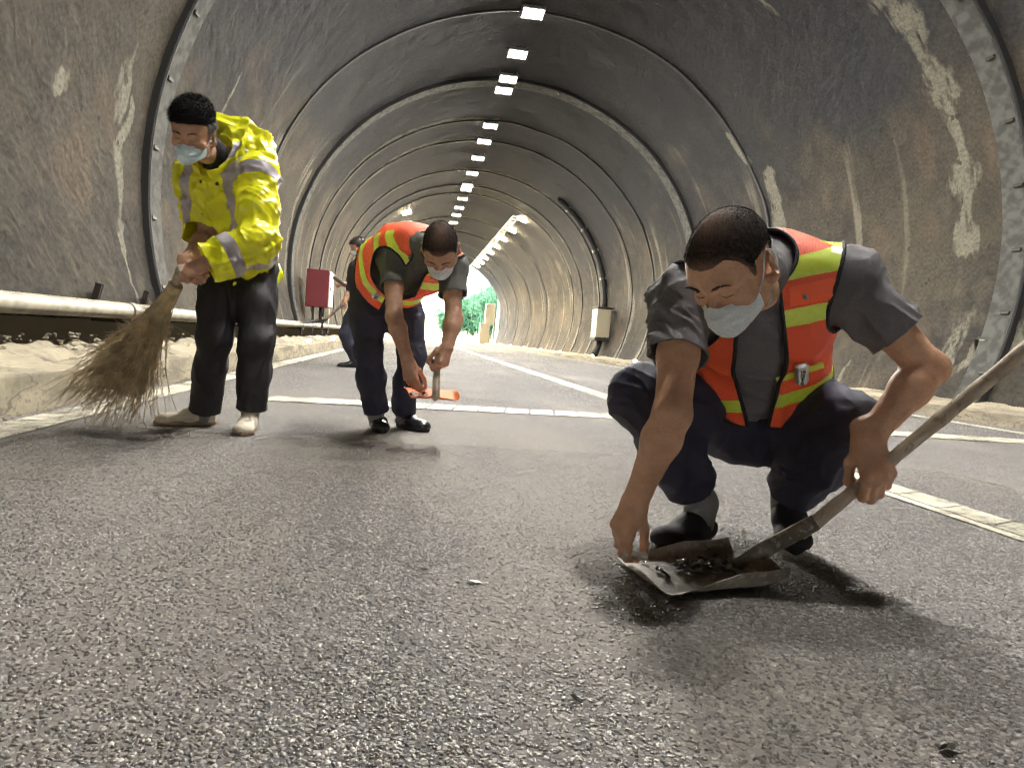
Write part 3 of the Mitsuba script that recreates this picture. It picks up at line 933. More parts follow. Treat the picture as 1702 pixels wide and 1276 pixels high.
def rim_tube(m, r, sides=6, lift=0.0):
    """Piping along the open border of a sheet."""
    v, f = m
    e = np.vstack([f[:, [0, 1]], f[:, [1, 2]], f[:, [2, 0]]])
    key = np.sort(e, 1); k = key[:, 0] * (len(v) + 1) + key[:, 1]
    u, inv, cnt = np.unique(k, return_inverse=True, return_counts=True)
    be = e[cnt[inv] == 1]
    nxt = dict(zip(be[:, 0], be[:, 1]))
    n = normals(v, f)
    out, seen = [], set()
    for s in list(nxt):
        if s in seen:
            continue
        loop, c = [], s
        while c in nxt and c not in seen:
            seen.add(c); loop.append(c); c = nxt[c]
        if len(loop) < 12:
            continue
        p = v[loop] + n[loop] * lift
        P = np.vstack([p, p[:1]])
        L = np.r_[0, np.cumsum(np.linalg.norm(np.diff(P, axis=0), axis=1))]
        m_ = max(12, int(L[-1] / (r * 1.6)))
        q = np.stack([np.interp(np.linspace(0, L[-1], m_, endpoint=False), L, P[:, i]) for i in range(3)], 1)
        for _ in range(3):
            q = 0.5 * q + 0.25 * (np.roll(q, 1, 0) + np.roll(q, -1, 0))
        out.append(tube(np.vstack([q, q[:1]]), r, sides, caps=False))
    return cat_mesh(out) if out else None


def folds(p, axis, freq, amp, seed=0, stretch=4.0):
    """Ridged cloth folds running across the given axis direction (drapes along it)."""
    ax = unit(axis)
    a = (p @ ax)[:, None] * ax
    q = (p - a) * freq + a * freq / stretch
    n1 = meshkit.noise(q + 3.1 * meshkit.noise(q * 0.5, seed + 5)[:, None], seed)
    n2 = meshkit.noise(q * 2.1 + 7, seed + 1)
    r = 1 - np.abs(2 * n1 - 1)
    return amp * ((r ** 2 - 0.4) + 0.45 * (n2 - 0.5))


def wrinkle(m, *terms, mask=None):
    v, f = m
    n = normals(v, f)
    d = sum(folds(v, *t) for t in terms)
    if mask is not None:
        d = d * mask(v)
    return v + n * d[:, None], f


# ------------------------------------------------------------------ hands and heads
def hand(blob, wrist, ydir, zback, mirror, curls, thumb, scale=1.0, spread=0.06, nails=None):
    """Adds a hand: palm, four fingers with three bones each and a thumb. Local frame: y to the fingertips, z the back of the hand,
    x the thumb side. curls: per finger (index first) three bends in degrees; thumb: list of three (dx, dy, dz) bones in local units."""
    y = unit(ydir); z = np.asarray(zback, float); z = unit(z - y * (z @ y)); x = np.cross(y, z) * mirror
    M = np.stack([x, y, z], 1) * scale
    Wp = lambda q: np.asarray(wrist) + M @ np.asarray(q, float)
    s = scale
    h = Blob(0.012 * s)
    h.ecap(Wp([0, -0.03, 0]), Wp([0, 0.012, 0]), x, (0.027 * s, 0.020 * s), (0.029 * s, 0.018 * s), 0.02 * s)
    xs_ = [0.028, 0.0095, -0.0095, -0.027]
    ks = [0.088, 0.092, 0.087, 0.078]
    for xx, kk in zip(xs_, ks):
        h.cap(Wp([xx * 0.62, 0.012, 0.001]), Wp([xx, kk - 0.004, 0.002]), 0.0135 * s, 0.0115 * s, 0.016 * s)
    h.ell(Wp([0.020, 0.030, -0.010]), np.array([0.015, 0.026, 0.014]) * s, M / s, 0.016 * s)
    h.ell(Wp([-0.019, 0.034, -0.009]), np.array([0.013, 0.028, 0.012]) * s, M / s, 0.016 * s)
    lens = [(0.044, 0.026, 0.021), (0.049, 0.030, 0.022), (0.045, 0.028, 0.021), (0.036, 0.021, 0.019)]
    rad = [(0.0098, 0.0090, 0.0080, 0.0068), (0.0100, 0.0092, 0.0082, 0.0070), (0.0096, 0.0088, 0.0078, 0.0067), (0.0086, 0.0078, 0.0069, 0.0060)]
    tips = []
    fingers = []
    for i in range(4):
        p = np.array([xs_[i], ks[i], 0.003]); a = 0.0
        sp = spread * (1.5 - i) / 1.5
        fb = Blob(0.004 * s)
        fb.cap(Wp([xs_[i] * 0.9, ks[i] - 0.02, 0.002]), Wp(p), 0.0105 * s, rad[i][0] * 1.06 * s)
        for j in range(3):
            a += math.radians(curls[i][j])
            d = np.array([math.sin(sp) * math.cos(a), math.cos(sp) * math.cos(a), -math.sin(a)])
            q = p + d * lens[i][j]
            fb.cap(Wp(p), Wp(q), rad[i][j] * s, rad[i][j + 1] * s)
            if j < 2:
                fb.ell(Wp(q + np.array([0, 0, 0.0015])), np.array([1.06, 1.0, 1.0]) * rad[i][j + 1] * 1.08 * s, M / s)
            p0, p = p, q
        tips.append((Wp(p), M @ unit(d), M @ np.cross(np.cross(d, [0, 0, 1.0]), d) / s if abs(d[2]) < 0.99 else M @ np.array([0, 1.0, 0])))
        fingers.append(fb)
    tb = Blob(0.008 * s)
    p = np.array([0.016, 0.014, -0.008])
    tr = [0.0135, 0.0115, 0.0100, 0.0082]
    for j, d in enumerate(thumb):
        q = p + np.asarray(d, float)
        tb.cap(Wp(p), Wp(q), tr[j] * s, tr[j + 1] * s)
        p0, p = p, q
    tips.append((Wp(p), M @ unit(np.asarray(thumb[-1])), None))
    blob.blob(h, 0.02 * s)
    for fb in fingers:
        blob.blob(fb, 0.005 * s)
    blob.blob(tb, 0.007 * s)
    if nails is not None:
        for i, (tip, d, nn) in enumerate(tips):
            nails.append((tip, unit(d), i))
    return Wp, tips


def head_frame(fwd, roll=0.0):
    R = frame(fwd)
    c, s = math.cos(roll), math.sin(roll)
    return R @ np.array([[c, 0, s], [0, 1, 0], [-s, 0, c]])


def head_blob(loc, R, s=1.0, jaw=1.0, eyes_closed=True):
    """Head in local x right, y forward, z up, the origin between the ears at eye height."""
    Wp = lambda q: np.asarray(loc) + R @ (np.asarray(q, float) * s)
    h = Blob(0.02 * s)
    e = lambda c, r, k=0.02, sign=1, R2=np.eye(3): h.ell(Wp(c), np.array(r) * s, R @ R2, k * s, sign)
    e([0, -0.014, 0.036], [0.0765, 0.098, 0.086])
    e([0, 0.030, 0.030], [0.066, 0.062, 0.062], 0.03)                 # forehead
    e([0, 0.022, -0.050], [0.056 * jaw, 0.066, 0.060], 0.04)          # jaw and cheeks
    e([0, 0.066, -0.094], [0.026, 0.022, 0.018], 0.03)                # chin
    for sx in (-1, 1):
        e([sx * 0.047, 0.056, -0.026], [0.024, 0.022, 0.020], 0.025)  # cheekbones
        h.cap(Wp([sx * 0.010, 0.088, 0.021]), Wp([sx * 0.048, 0.070, 0.022]), 0.0095 * s, 0.009 * s, 0.02 * s)
        e([sx * 0.055 * jaw, -0.004, -0.072], [0.018, 0.030, 0.030], 0.03)
    for sx in (-1, 1):
        e([sx * 0.031, 0.099, 0.001], [0.019, 0.014, 0.011], 0.014, -1)
        e([sx * 0.031, 0.0765, -0.001], [0.0165, 0.0135, 0.0128], 0.005)
    h.cap(Wp([0, 0.088, 0.004]), Wp([0, 0.107, -0.036]), 0.0078 * s, 0.0120 * s, 0.014 * s)
    for sx in (-1, 1):
        e([sx * 0.0115, 0.098, -0.040], [0.0088, 0.0105, 0.0085], 0.008)
        e([sx * 0.007, 0.100, -0.049], [0.004, 0.005, 0.004], 0.004, -1)
    h.cap(Wp([-0.018, 0.085, -0.064]), Wp([0.018, 0.085, -0.064]), 0.0068 * s, 0.0068 * s, 0.010 * s)
    h.cap(Wp([-0.015, 0.083, -0.075]), Wp([0.015, 0.083, -0.075]), 0.0076 * s, 0.0076 * s, 0.010 * s)
    for sx in (-1, 1):                                                # ears with a hollow
        c, sn = math.cos(0.75 * sx), math.sin(0.75 * sx)
        Re = np.array([[c, sn, 0], [-sn, c, 0], [0, 0, 1]])
        e([sx * 0.086, -0.016, -0.006], [0.0070, 0.022, 0.034], 0.009, 1, Re)
        e([sx * 0.079, -0.006, -0.036], [0.008, 0.010, 0.012], 0.010, 1, Re)
        e([sx * 0.0945, -0.009, -0.001], [0.006, 0.012, 0.021], 0.005, -1, Re)
    return h, Wp


def local(v, loc, R, s=1.0):
    return (v - np.asarray(loc)) @ R / s

# ------------------------------------------------------------------ materials of people
def skin_bsdf(key, base):
    base = np.array(base)

    def col(p, n, uv):
        a = fbm(p.x * 38, p.y * 38, p.z * 38, 2)
        b = noise(p.x * 260, p.y * 260, p.z * 260)
        c = mix((base * [0.94, 0.90, 0.88]).tolist(), (base * 1.05).tolist(), smoothstep(0.3, 0.7, a))
        return c * (0.92 + 0.16 * b)
    bsdf(key, bump(prin(proc(col), 0.48, specular=0.45), lambda p, n, uv: 0.0010 * fbm(p.x * 110, p.y * 110, p.z * 110, 2), 1.0, 6e-4))


def cloth_bsdf(key, base, var=0.25, rough=0.85, weave=900.0, wamp=0.00025, sheen=0.3):
    base = np.array(base)

    def col(p, n, uv):
        a = fbm(p.x * 9, p.y * 9, p.z * 9, 2)
        b = noise(p.x * 420, p.y * 420, p.z * 420)
        return mix((base * (1 - var)).tolist(), (base * (1 + var)).tolist(), a) * (0.85 + 0.3 * b)
    bsdf(key, bump(prin(proc(col), rough, sheen=sheen), lambda p, n, uv: 0.0022 * fbm(p.x * 45, p.y * 45, p.z * 45, 2), 1.0, 8e-4))


skin_bsdf('skin_tan', [0.52, 0.30, 0.185])
skin_bsdf('skin_brown', [0.42, 0.245, 0.16])
skin_bsdf('skin_fair', [0.46, 0.265, 0.175])
cloth_bsdf('shirt_grey', [0.145, 0.138, 0.142])
cloth_bsdf('shirt_olive', [0.085, 0.09, 0.08])
cloth_bsdf('trouser_navy', [0.022, 0.023, 0.042], rough=0.75)
cloth_bsdf('trouser_black', [0.014, 0.014, 0.017], rough=0.7)
cloth_bsdf('sock_grey', [0.19, 0.19, 0.18])
cloth_bsdf('mask_white', [0.62, 0.66, 0.67], 0.08, 0.8, sheen=0.0)
cloth_bsdf('mask_blue', [0.55, 0.69, 0.76], 0.12, 0.8, sheen=0.0)
cloth_bsdf('inner_black', [0.012, 0.012, 0.016])
bsdf('hair_black', prin([0.012, 0.011, 0.011], 0.8, specular=0.15))
bsdf('hair_grey', prin([0.16, 0.15, 0.145], 0.45))
bsdf('hair_brown', prin([0.035, 0.027, 0.022], 0.45))
bsdf('stubble', prin({'type': 'mesh_attribute', 'name': 'vertex_color'}, 0.8, specular=0.2))
bsdf('eye', prin([0.03, 0.02, 0.015], 0.15, specular=0.6))


def vest_color(p, n, uv):
    a = noise(p.x * 14, p.y * 14, p.z * 14)
    hole = smoothstep(0.05, 0.55, dr.sin((p.x + 0.7 * p.z) * 1050.0) * dr.sin((p.z - 0.7 * p.x + 0.5 * p.y) * 1050.0))
    c = mix([1.0, 0.17, 0.055], [0.95, 0.11, 0.04], a)
    return mix(c, [0.32, 0.03, 0.02], hole * 0.6)


bsdf('vest_orange', bump(prin(proc(vest_color), 0.6, sheen=0.3), lambda p, n, uv: 0.0025 * fbm(p.x * 40, p.y * 40, p.z * 40, 2), 1.0, 8e-4))
bsdf('vest_plain', prin([1.0, 0.15, 0.05], 0.55, sheen=0.3))
bsdf('vest_strip', bump(prin(grainy([0.62, 0.78, 0.05], 0.22, 60.0, [0.72, 0.82, 0.12]), 0.28, specular=0.7, clearcoat=0.6), lambda p, n, uv: 0.0022 * fbm(p.x * 55, p.y * 55, p.z * 55, 3), 1.0, 8e-4))
bsdf('trim_black', prin([0.012, 0.012, 0.014], 0.7))
bsdf('raincoat', bump(prin(grainy([0.76, 0.76, 0.02], 0.12, 12.0), 0.30, specular=0.55), lambda p, n, uv: 0.005 * dr.abs(fbm(p.x * 26, p.y * 26, p.z * 26, 3) - 0.5), 1.0, 1e-3))
bsdf('reflective_grey', prin(grainy([0.42, 0.39, 0.40], 0.15, 30.0), 0.35, specular=0.5))
bsdf('leather_black', prin([0.010, 0.010, 0.012], 0.28, specular=0.6))
bsdf('suede_black', bump(prin([0.012, 0.012, 0.015], 0.75), lambda p, n, uv: 0.0006 * noise(p.x * 400, p.y * 400, p.z * 400), 1.0, 6e-4))
bsdf('sole_black', prin([0.010, 0.010, 0.010], 0.6))
bsdf('shoe_white', bump(prin(grainy([0.66, 0.60, 0.48], 0.2, 30.0), 0.6), lambda p, n, uv: 0.0012 * fbm(p.x * 120, p.y * 120, p.z * 120, 2), 1.0, 8e-4))
bsdf('shoe_sole', prin(grainy([0.34, 0.24, 0.15], 0.3, 20.0), 0.7))


# ------------------------------------------------------------------ parts shared by the four people
def axis_dist(v, a, b):
    ab = np.asarray(b) - a
    t = (v - a) @ ab / (ab @ ab)
    d = v - a - np.clip(t, 0, 1)[:, None] * ab
    return t, np.sqrt((d * d).sum(1))


def end_cut(v, a, b, tcut, reach=0.13, wob=0.0):
    """Positive before the point tcut along a-b; vertices far from that limb stay."""
    t, d = axis_dist(v, a, np.asarray(b))
    L = np.linalg.norm(np.asarray(b) - a)
    w = wob * (meshkit.noise(v * 25, 4) - 0.5) if wob else 0
    return np.where((d < reach) & (t > 0.15), (tcut - t) * L + w, 1.0)


def shoe(key, name, heel, toe, up, upper, sole, width=0.046, high=0.07, label=None, opening=0.0):
    """Closed low shoe from heel to toe (points on the sole), with its own sole slab."""
    heel, toe = np.asarray(heel, float), np.asarray(toe, float)
    f = unit(toe - heel); L = np.linalg.norm(toe - heel)
    R = frame(f, up); u = R[:, 2]
    P = lambda x, y, z: heel + R @ np.array([x, y * L, z])
    b = Blob(0.03)
    b.ecap(P(0, 0.13, 0.036), P(0, 0.45, 0.040), R[:, 0], (width * 0.80, 0.034), (width * 0.92, 0.036))
    b.ecap(P(0, 0.45, 0.036), P(0.004, 0.80, 0.027), R[:, 0], (width * 0.95, 0.036), (width, 0.027))
    b.ell(P(0.002, 0.86, 0.024), [width * 0.92, L * 0.15, 0.026], R)
    b.cap(P(0, 0.14, 0.05), P(0, 0.30, high), width * 0.72, width * 0.70)
    b.plane_cut(P(0, 0.2, 0.012), -u)
    t = unit(u * 1.0 - f * 0.42)
    b.plane_cut(P(0, 0.22, high + 0.012), t)
    m = b.mesh(0.004)
    k = add(name, m, upper, key, smooth=50, label=label)
    add('sole', sole_slab(P, width, L), sole, k, smooth=40)
    return k, P, R


def mask_part(person, loc, R, s, mat, head=None, label=None):
    """Pleated face mask stretched from the nose bridge to under the chin, with ear loops."""
    Wp = lambda q: np.asarray(loc) + R @ (np.asarray(q, float) * s)
    b = Blob(0.04 * s)
    b.ell(Wp([0, 0.028, -0.050]), np.array([0.066, 0.070, 0.068]) * s, R)
    b.cap(Wp([0, 0.088, -0.012]), Wp([0, 0.106, -0.040]), 0.012 * s, 0.017 * s, 0.035 * s)
    b.ell(Wp([0, 0.072, -0.090]), np.array([0.036, 0.030, 0.026]) * s, R, 0.05 * s)
    m = b.mesh(0.0035)
    q = local(m[0], loc, R, s)
    n = normals(*m)
    fold_t = [np.clip((z0 - q[:, 2] - 0.1 * q[:, 0] ** 2) / 0.013, 0, 1) for z0 in (-0.036, -0.055, -0.074)]
    pleat = sum(0.0042 * np.where(t > 0, np.minimum(t * 9, 1) * (1 - t), 0) for t in fold_t) * np.clip((0.062 - np.abs(q[:, 0])) / 0.01, 0, 1)
    pleat = pleat - 0.0012 * np.exp(-((q[:, 2] + 0.021 + 0.25 * np.abs(q[:, 0])) / 0.002) ** 2)
    crease = 0.0030 * (meshkit.fbm(q * 60, 2, 3) - 0.5)
    m = (m[0] + n * ((pleat + crease) * s)[:, None], m[1])
    top = -0.014 - 0.020 * np.clip(np.abs(q[:, 0]) / 0.06, 0, 1) ** 0.8
    bot = -0.108 + 0.030 * np.clip(np.abs(q[:, 0]) / 0.06, 0, 1) ** 1.5
    ang = np.abs(np.arctan2(q[:, 0], q[:, 1] - 0.005))
    val = np.minimum(np.minimum(top - q[:, 2], q[:, 2] - bot), (1.18 - ang) * 0.07)
    val = np.where(q[:, 1] < 0.0, -0.02, val)
    mk = keep(m, val)
    k = add('face_mask', solidify(mk, 0.0022 * s), mat, person, smooth=60, label=label)
    for sx in (-1, 1):
        pts = [[sx * 0.0635, 0.034, -0.036], [sx * 0.0745, 0.016, -0.018], [sx * 0.0795, -0.002, 0.010], [sx * 0.0835, -0.016, 0.028], [sx * 0.086, -0.034, 0.012],
               [sx * 0.083, -0.034, -0.020], [sx * 0.0755, -0.010, -0.050], [sx * 0.0655, 0.026, -0.082]]
        P = np.array([Wp(p) for p in pts])
        C = CubicSpline(np.arange(len(P)), P)(np.linspace(0, len(P) - 1, 48))
        if head is not None:                                    # keep the elastic on the skin
            for _ in range(4):
                d = head.eval(C)
                g = np.stack([head.eval(C + dd) - d for dd in np.eye(3) * 0.002], 1)
                g /= np.linalg.norm(g, axis=1, keepdims=True) + 1e-9
                C = C + g * np.clip(0.0016 - d, 0, 0.01)[:, None]
        add('ear_loop', tube(C, 0.0016 * s, 6), mat, k, smooth=True)
    return k


def quills(pts, nrm, length, width, r, lean=(0, 0, 0), jitter=0.5):
    """Short hairs: slender blades standing on the scalp."""
    n = len(pts)
    d = nrm + np.asarray(lean) + jitter * r.standard_normal((n, 3)) * 0.5
    d /= np.linalg.norm(d, axis=1, keepdims=True)
    side = np.cross(d, r.standard_normal((n, 3))); side /= np.linalg.norm(side, axis=1, keepdims=True)
    L = np.asarray(length).reshape(-1, 1) * (0.6 + 0.7 * r.random((n, 1)))
    w = width * (0.7 + 0.6 * r.random((n, 1)))
    mid = pts + d * L * 0.55
    tip = pts + d * L + np.asarray(lean) * L * 0.4
    V = np.stack([pts - side * w, pts + side * w, mid + side * w * 0.8, mid - side * w * 0.8, tip], 1)
    f = np.array([[0, 1, 2], [0, 2, 3], [3, 2, 4]])
    F = (f[None] + (np.arange(n) * 5)[:, None, None]).reshape(-1, 3)
    return V.reshape(-1, 3), F


def sample(m, wt, n, r):
    """n points on the mesh with density wt per vertex."""
    v, f = m
    ar = np.linalg.norm(np.cross(v[f[:, 1]] - v[f[:, 0]], v[f[:, 2]] - v[f[:, 0]]), axis=1) * wt[f].mean(1)
    i = r.choice(len(f), n, p=ar / ar.sum())
    a, b = r.random((2, n)); fl = a + b > 1; a[fl], b[fl] = 1 - a[fl], 1 - b[fl]
    g = f[i]
    p = v[g[:, 0]] + a[:, None] * (v[g[:, 1]] - v[g[:, 0]]) + b[:, None] * (v[g[:, 2]] - v[g[:, 0]])
    nn = normals(v, f)[g].mean(1)
    return p, nn / np.linalg.norm(nn, axis=1, keepdims=True), i


def face_details(person, loc, R, s, body, r, hair, closed=0.75):
    """Eyebrows and the dark lid line of lowered eyes."""
    Wp = lambda q: np.asarray(loc) + R @ (np.asarray(q, float) * s)
    q = local(body[0], loc, R, s)
    near = np.abs(q).max(1) < 0.16
    tree_ = cKDTree(body[0][near])
    vn, nn = body[0][near], normals(*body)[near]
    brow = []
    for sx in (-1, 1):
        t = r.random(190)
        x = sx * (0.012 + 0.038 * t)
        z = 0.0215 + 0.008 * np.sin(t * 2.4) - 0.004 * t + 0.0042 * (r.random(190) - 0.5) * (1.2 - t)
        P = np.array([Wp([a, 0.10, b]) for a, b in zip(x, z)])
        d, i = tree_.query(P)
        p0 = np.array([Wp([a, local(vn[j][None], loc, R, s)[0, 1] + 0.0005, b]) for a, b, j in zip(x, z, i)])
        brow.append(quills(p0, nn[i] * 0.35, np.full(190, 0.0065 * s), 0.00042 * s, r, lean=R @ np.array([sx * 0.9, 0.1, 0.15]), jitter=0.35))
    add('eyebrow', cat_mesh(brow), 'hair_brown', person)
    for sx in (-1, 1):
        t = np.linspace(0, 1, 14)
        x = sx * (0.0185 + 0.027 * t)
        z = -0.0030 - 0.0022 * np.sin(t * np.pi) * closed - 0.0015 * t
        P = []
        for a, b in zip(x, z):
            dy = np.sqrt(max(0.0, 1 - ((abs(a) - 0.031) / 0.0165) ** 2 - ((b + 0.001) / 0.0128) ** 2)) * 0.0135
            P.append(Wp([a, 0.0765 + dy + 0.0004, b]))
        add('eyelash', tube(P, np.interp(t, [0, 0.5, 1], [0.0004, 0.0008, 0.0006]) * s, 6), 'hair_brown', person, smooth=True)


def torso_frame(neck, pel, left):
    u = unit(np.asarray(neck) - pel); x = unit(np.asarray(left) - u * (np.asarray(left) @ u))
    return x, u, np.cross(x, u)                                       # his left, up the spine, his front

# ------------------------------------------------------------------ men in orange vests
bsdf('metal_bright', prin([0.55, 0.56, 0.55], 0.3, metallic=0.7))


def sole_slab(P, width, L, h=0.019):
    t = np.linspace(0, 2 * np.pi, 40, endpoint=False)
    y = 0.5 + 0.53 * np.sin(t)
    w = width * np.interp(y, [-0.03, 0.05, 0.2, 0.45, 0.75, 0.9, 1.03], [0.3, 0.62, 0.86, 0.84, 1.03, 0.86, 0.3]) * np.sign(np.cos(t)) * np.abs(np.cos(t)) ** 0.55
    rings = []
    for s, z in ((0.97, 0.0), (1.0, 0.004), (1.0, h - 0.003), (0.97, h), (0.90, h)):
        rings.append(np.array([P(a * s, 0.5 + (b - 0.5) * s, z) for a, b in zip(w, y)]))
    v, f = grid(np.array([np.vstack([r_, r_[:1]]) for r_ in rings]))
    n = len(v)
    c0, c1 = rings[0].mean(0), rings[-1].mean(0)
    m = 41
    i = np.arange(40)
    f = np.vstack([f, np.stack([i, i + 1, i * 0 + n], 1), np.stack([i + 1 + 4 * m, i + 4 * m, i * 0 + n + 1], 1)])
    return np.vstack([v, c0, c1]), f


def largest(m):
    v, f = m
    lab = trimesh.graph.connected_component_labels(np.vstack([f[:, [0, 1]], f[:, [1, 2]]]), node_count=len(v))
    return v, f[lab[f[:, 0]] == np.bincount(lab[f[:, 0]]).argmax()]


def pieces(m, least=40):
    """The connected pieces of a sheet, without crumbs."""
    v, f = m
    if not len(f):
        return []
    lab = trimesh.graph.connected_component_labels(np.vstack([f[:, [0, 1]], f[:, [1, 2]]]), node_count=len(v))[f[:, 0]]
    return [(v, f[lab == k]) for k in np.unique(lab) if (lab == k).sum() > least]


def push_out(m, blob, dist):
    v, f = m
    d = np.empty(len(v)); g = np.empty_like(v)
    o = np.argsort(v[:, 2])
    for s in range(0, len(v), 4000):
        i = o[s:s + 4000]
        d[i] = blob.eval(v[i])
        g[i] = np.stack([blob.eval(v[i] + e) - d[i] for e in np.eye(3) * 0.003], 1)
    g /= np.linalg.norm(g, axis=1, keepdims=True) + 1e-9
    return v + g * np.clip(dist - d, 0, 0.03)[:, None], f


def arm_blob(b, s, g, sh, el, wr, k=0.02):
    b.chain([sh, sh + (el - sh) * 0.5, el], [(0.053 + g) * s, (0.046 + g) * s, (0.040 + g) * s], k)
    b.chain([el, el + (wr - el) * 0.28, wr], [(0.041 + g) * s, (0.0435 + g) * s, (0.027 + g) * s], k)


def torso_blob(J, s, g, X, Wf):
    sp = lambda t, w=0.0: J['pel'] + (J['neck'] - J['pel']) * t + Wf * w
    b = Blob(0.07)
    b.ecap(sp(0.0), sp(0.30, -0.01), X, (0.165 * s + g, 0.120 * s + g), (0.150 * s + g, 0.110 * s + g))
    b.ecap(sp(0.30, -0.01), sp(0.70, -0.015), X, (0.150 * s + g, 0.110 * s + g), (0.168 * s + g, 0.115 * s + g))
    b.ecap(sp(0.70, -0.015), sp(0.90, -0.01), X, (0.168 * s + g, 0.115 * s + g), (0.150 * s + g, 0.085 * s + g))
    for q in ('shR', 'shL'):
        b.cap(sp(0.93, -0.02) + (J[q] - J['neck']) * 0.25, J[q], 0.066 * s + g, 0.060 * s + g, 0.05)
    return b


def cropped_hair(me, bm, HL, HR_, hs, r, thin_amt, dark, skin, n=9000, length=0.0045):
    """Close-cropped hair: dense on the sides and front, thin over the crown."""
    q = local(bm[0], HL, HR_, hs)
    nn = normals(*bm)
    lim = np.where(q[:, 1] > 0.03, np.interp(q[:, 1], [0.03, 0.05, 0.09], [0.0, 0.045, 0.066]) + 0.016 * np.exp(-((np.abs(q[:, 0]) - 0.047) / 0.016) ** 2), np.interp(q[:, 1], [-0.1, -0.02, 0.03], [-0.045, 0.012, 0.0]))
    reg = np.minimum(q[:, 2] - lim, 0.20 - np.linalg.norm(q, axis=1))
    reg = np.where((np.abs(q[:, 0]) > 0.070) & (q[:, 1] > -0.045) & (q[:, 1] < 0.022) & (q[:, 2] < 0.030), -0.01, reg)
    reg = np.where(q[:, 2] < -0.09, -0.02, reg) + 0.016 * (meshkit.fbm(q * 55, 3, 6) - 0.5)
    hm = keep((bm[0] + nn * 0.0005, bm[1]), reg)
    q = local(hm[0], HL, HR_, hs)
    thin = np.exp(-((q[:, 0]) / 0.042) ** 2 - ((q[:, 1] + 0.005) / 0.062) ** 2) * (q[:, 2] > 0.05)
    lim2 = np.interp(q[:, 1], [-0.1, -0.02, 0.03, 0.05, 0.09], [-0.045, 0.012, 0.0, 0.045, 0.066])
    soft = np.clip((q[:, 2] - lim2 + 0.004) / 0.034, 0.04, 1)                # hair thins out towards the hairline
    dens = np.clip(1.0 - thin_amt * thin, 0.12, 1) * soft
    spk = meshkit.noise(hm[0] * 420, 5)
    c = np.clip(dens * (0.62 + 0.7 * spk), 0, 1)[:, None]
    col = (1 - c) * np.array([skin]) + c * np.array([dark])
    hk = add('hair', hm, 'stubble', me, smooth=True, color=col)
    p, n_, i = sample(hm, dens ** 1.5, n, r)
    add('strands', quills(p, n_, np.full(len(p), length * hs), 0.00035, r, lean=HR_ @ A3(0, 0.3, -0.2), jitter=0.6), 'hair_black', hk)


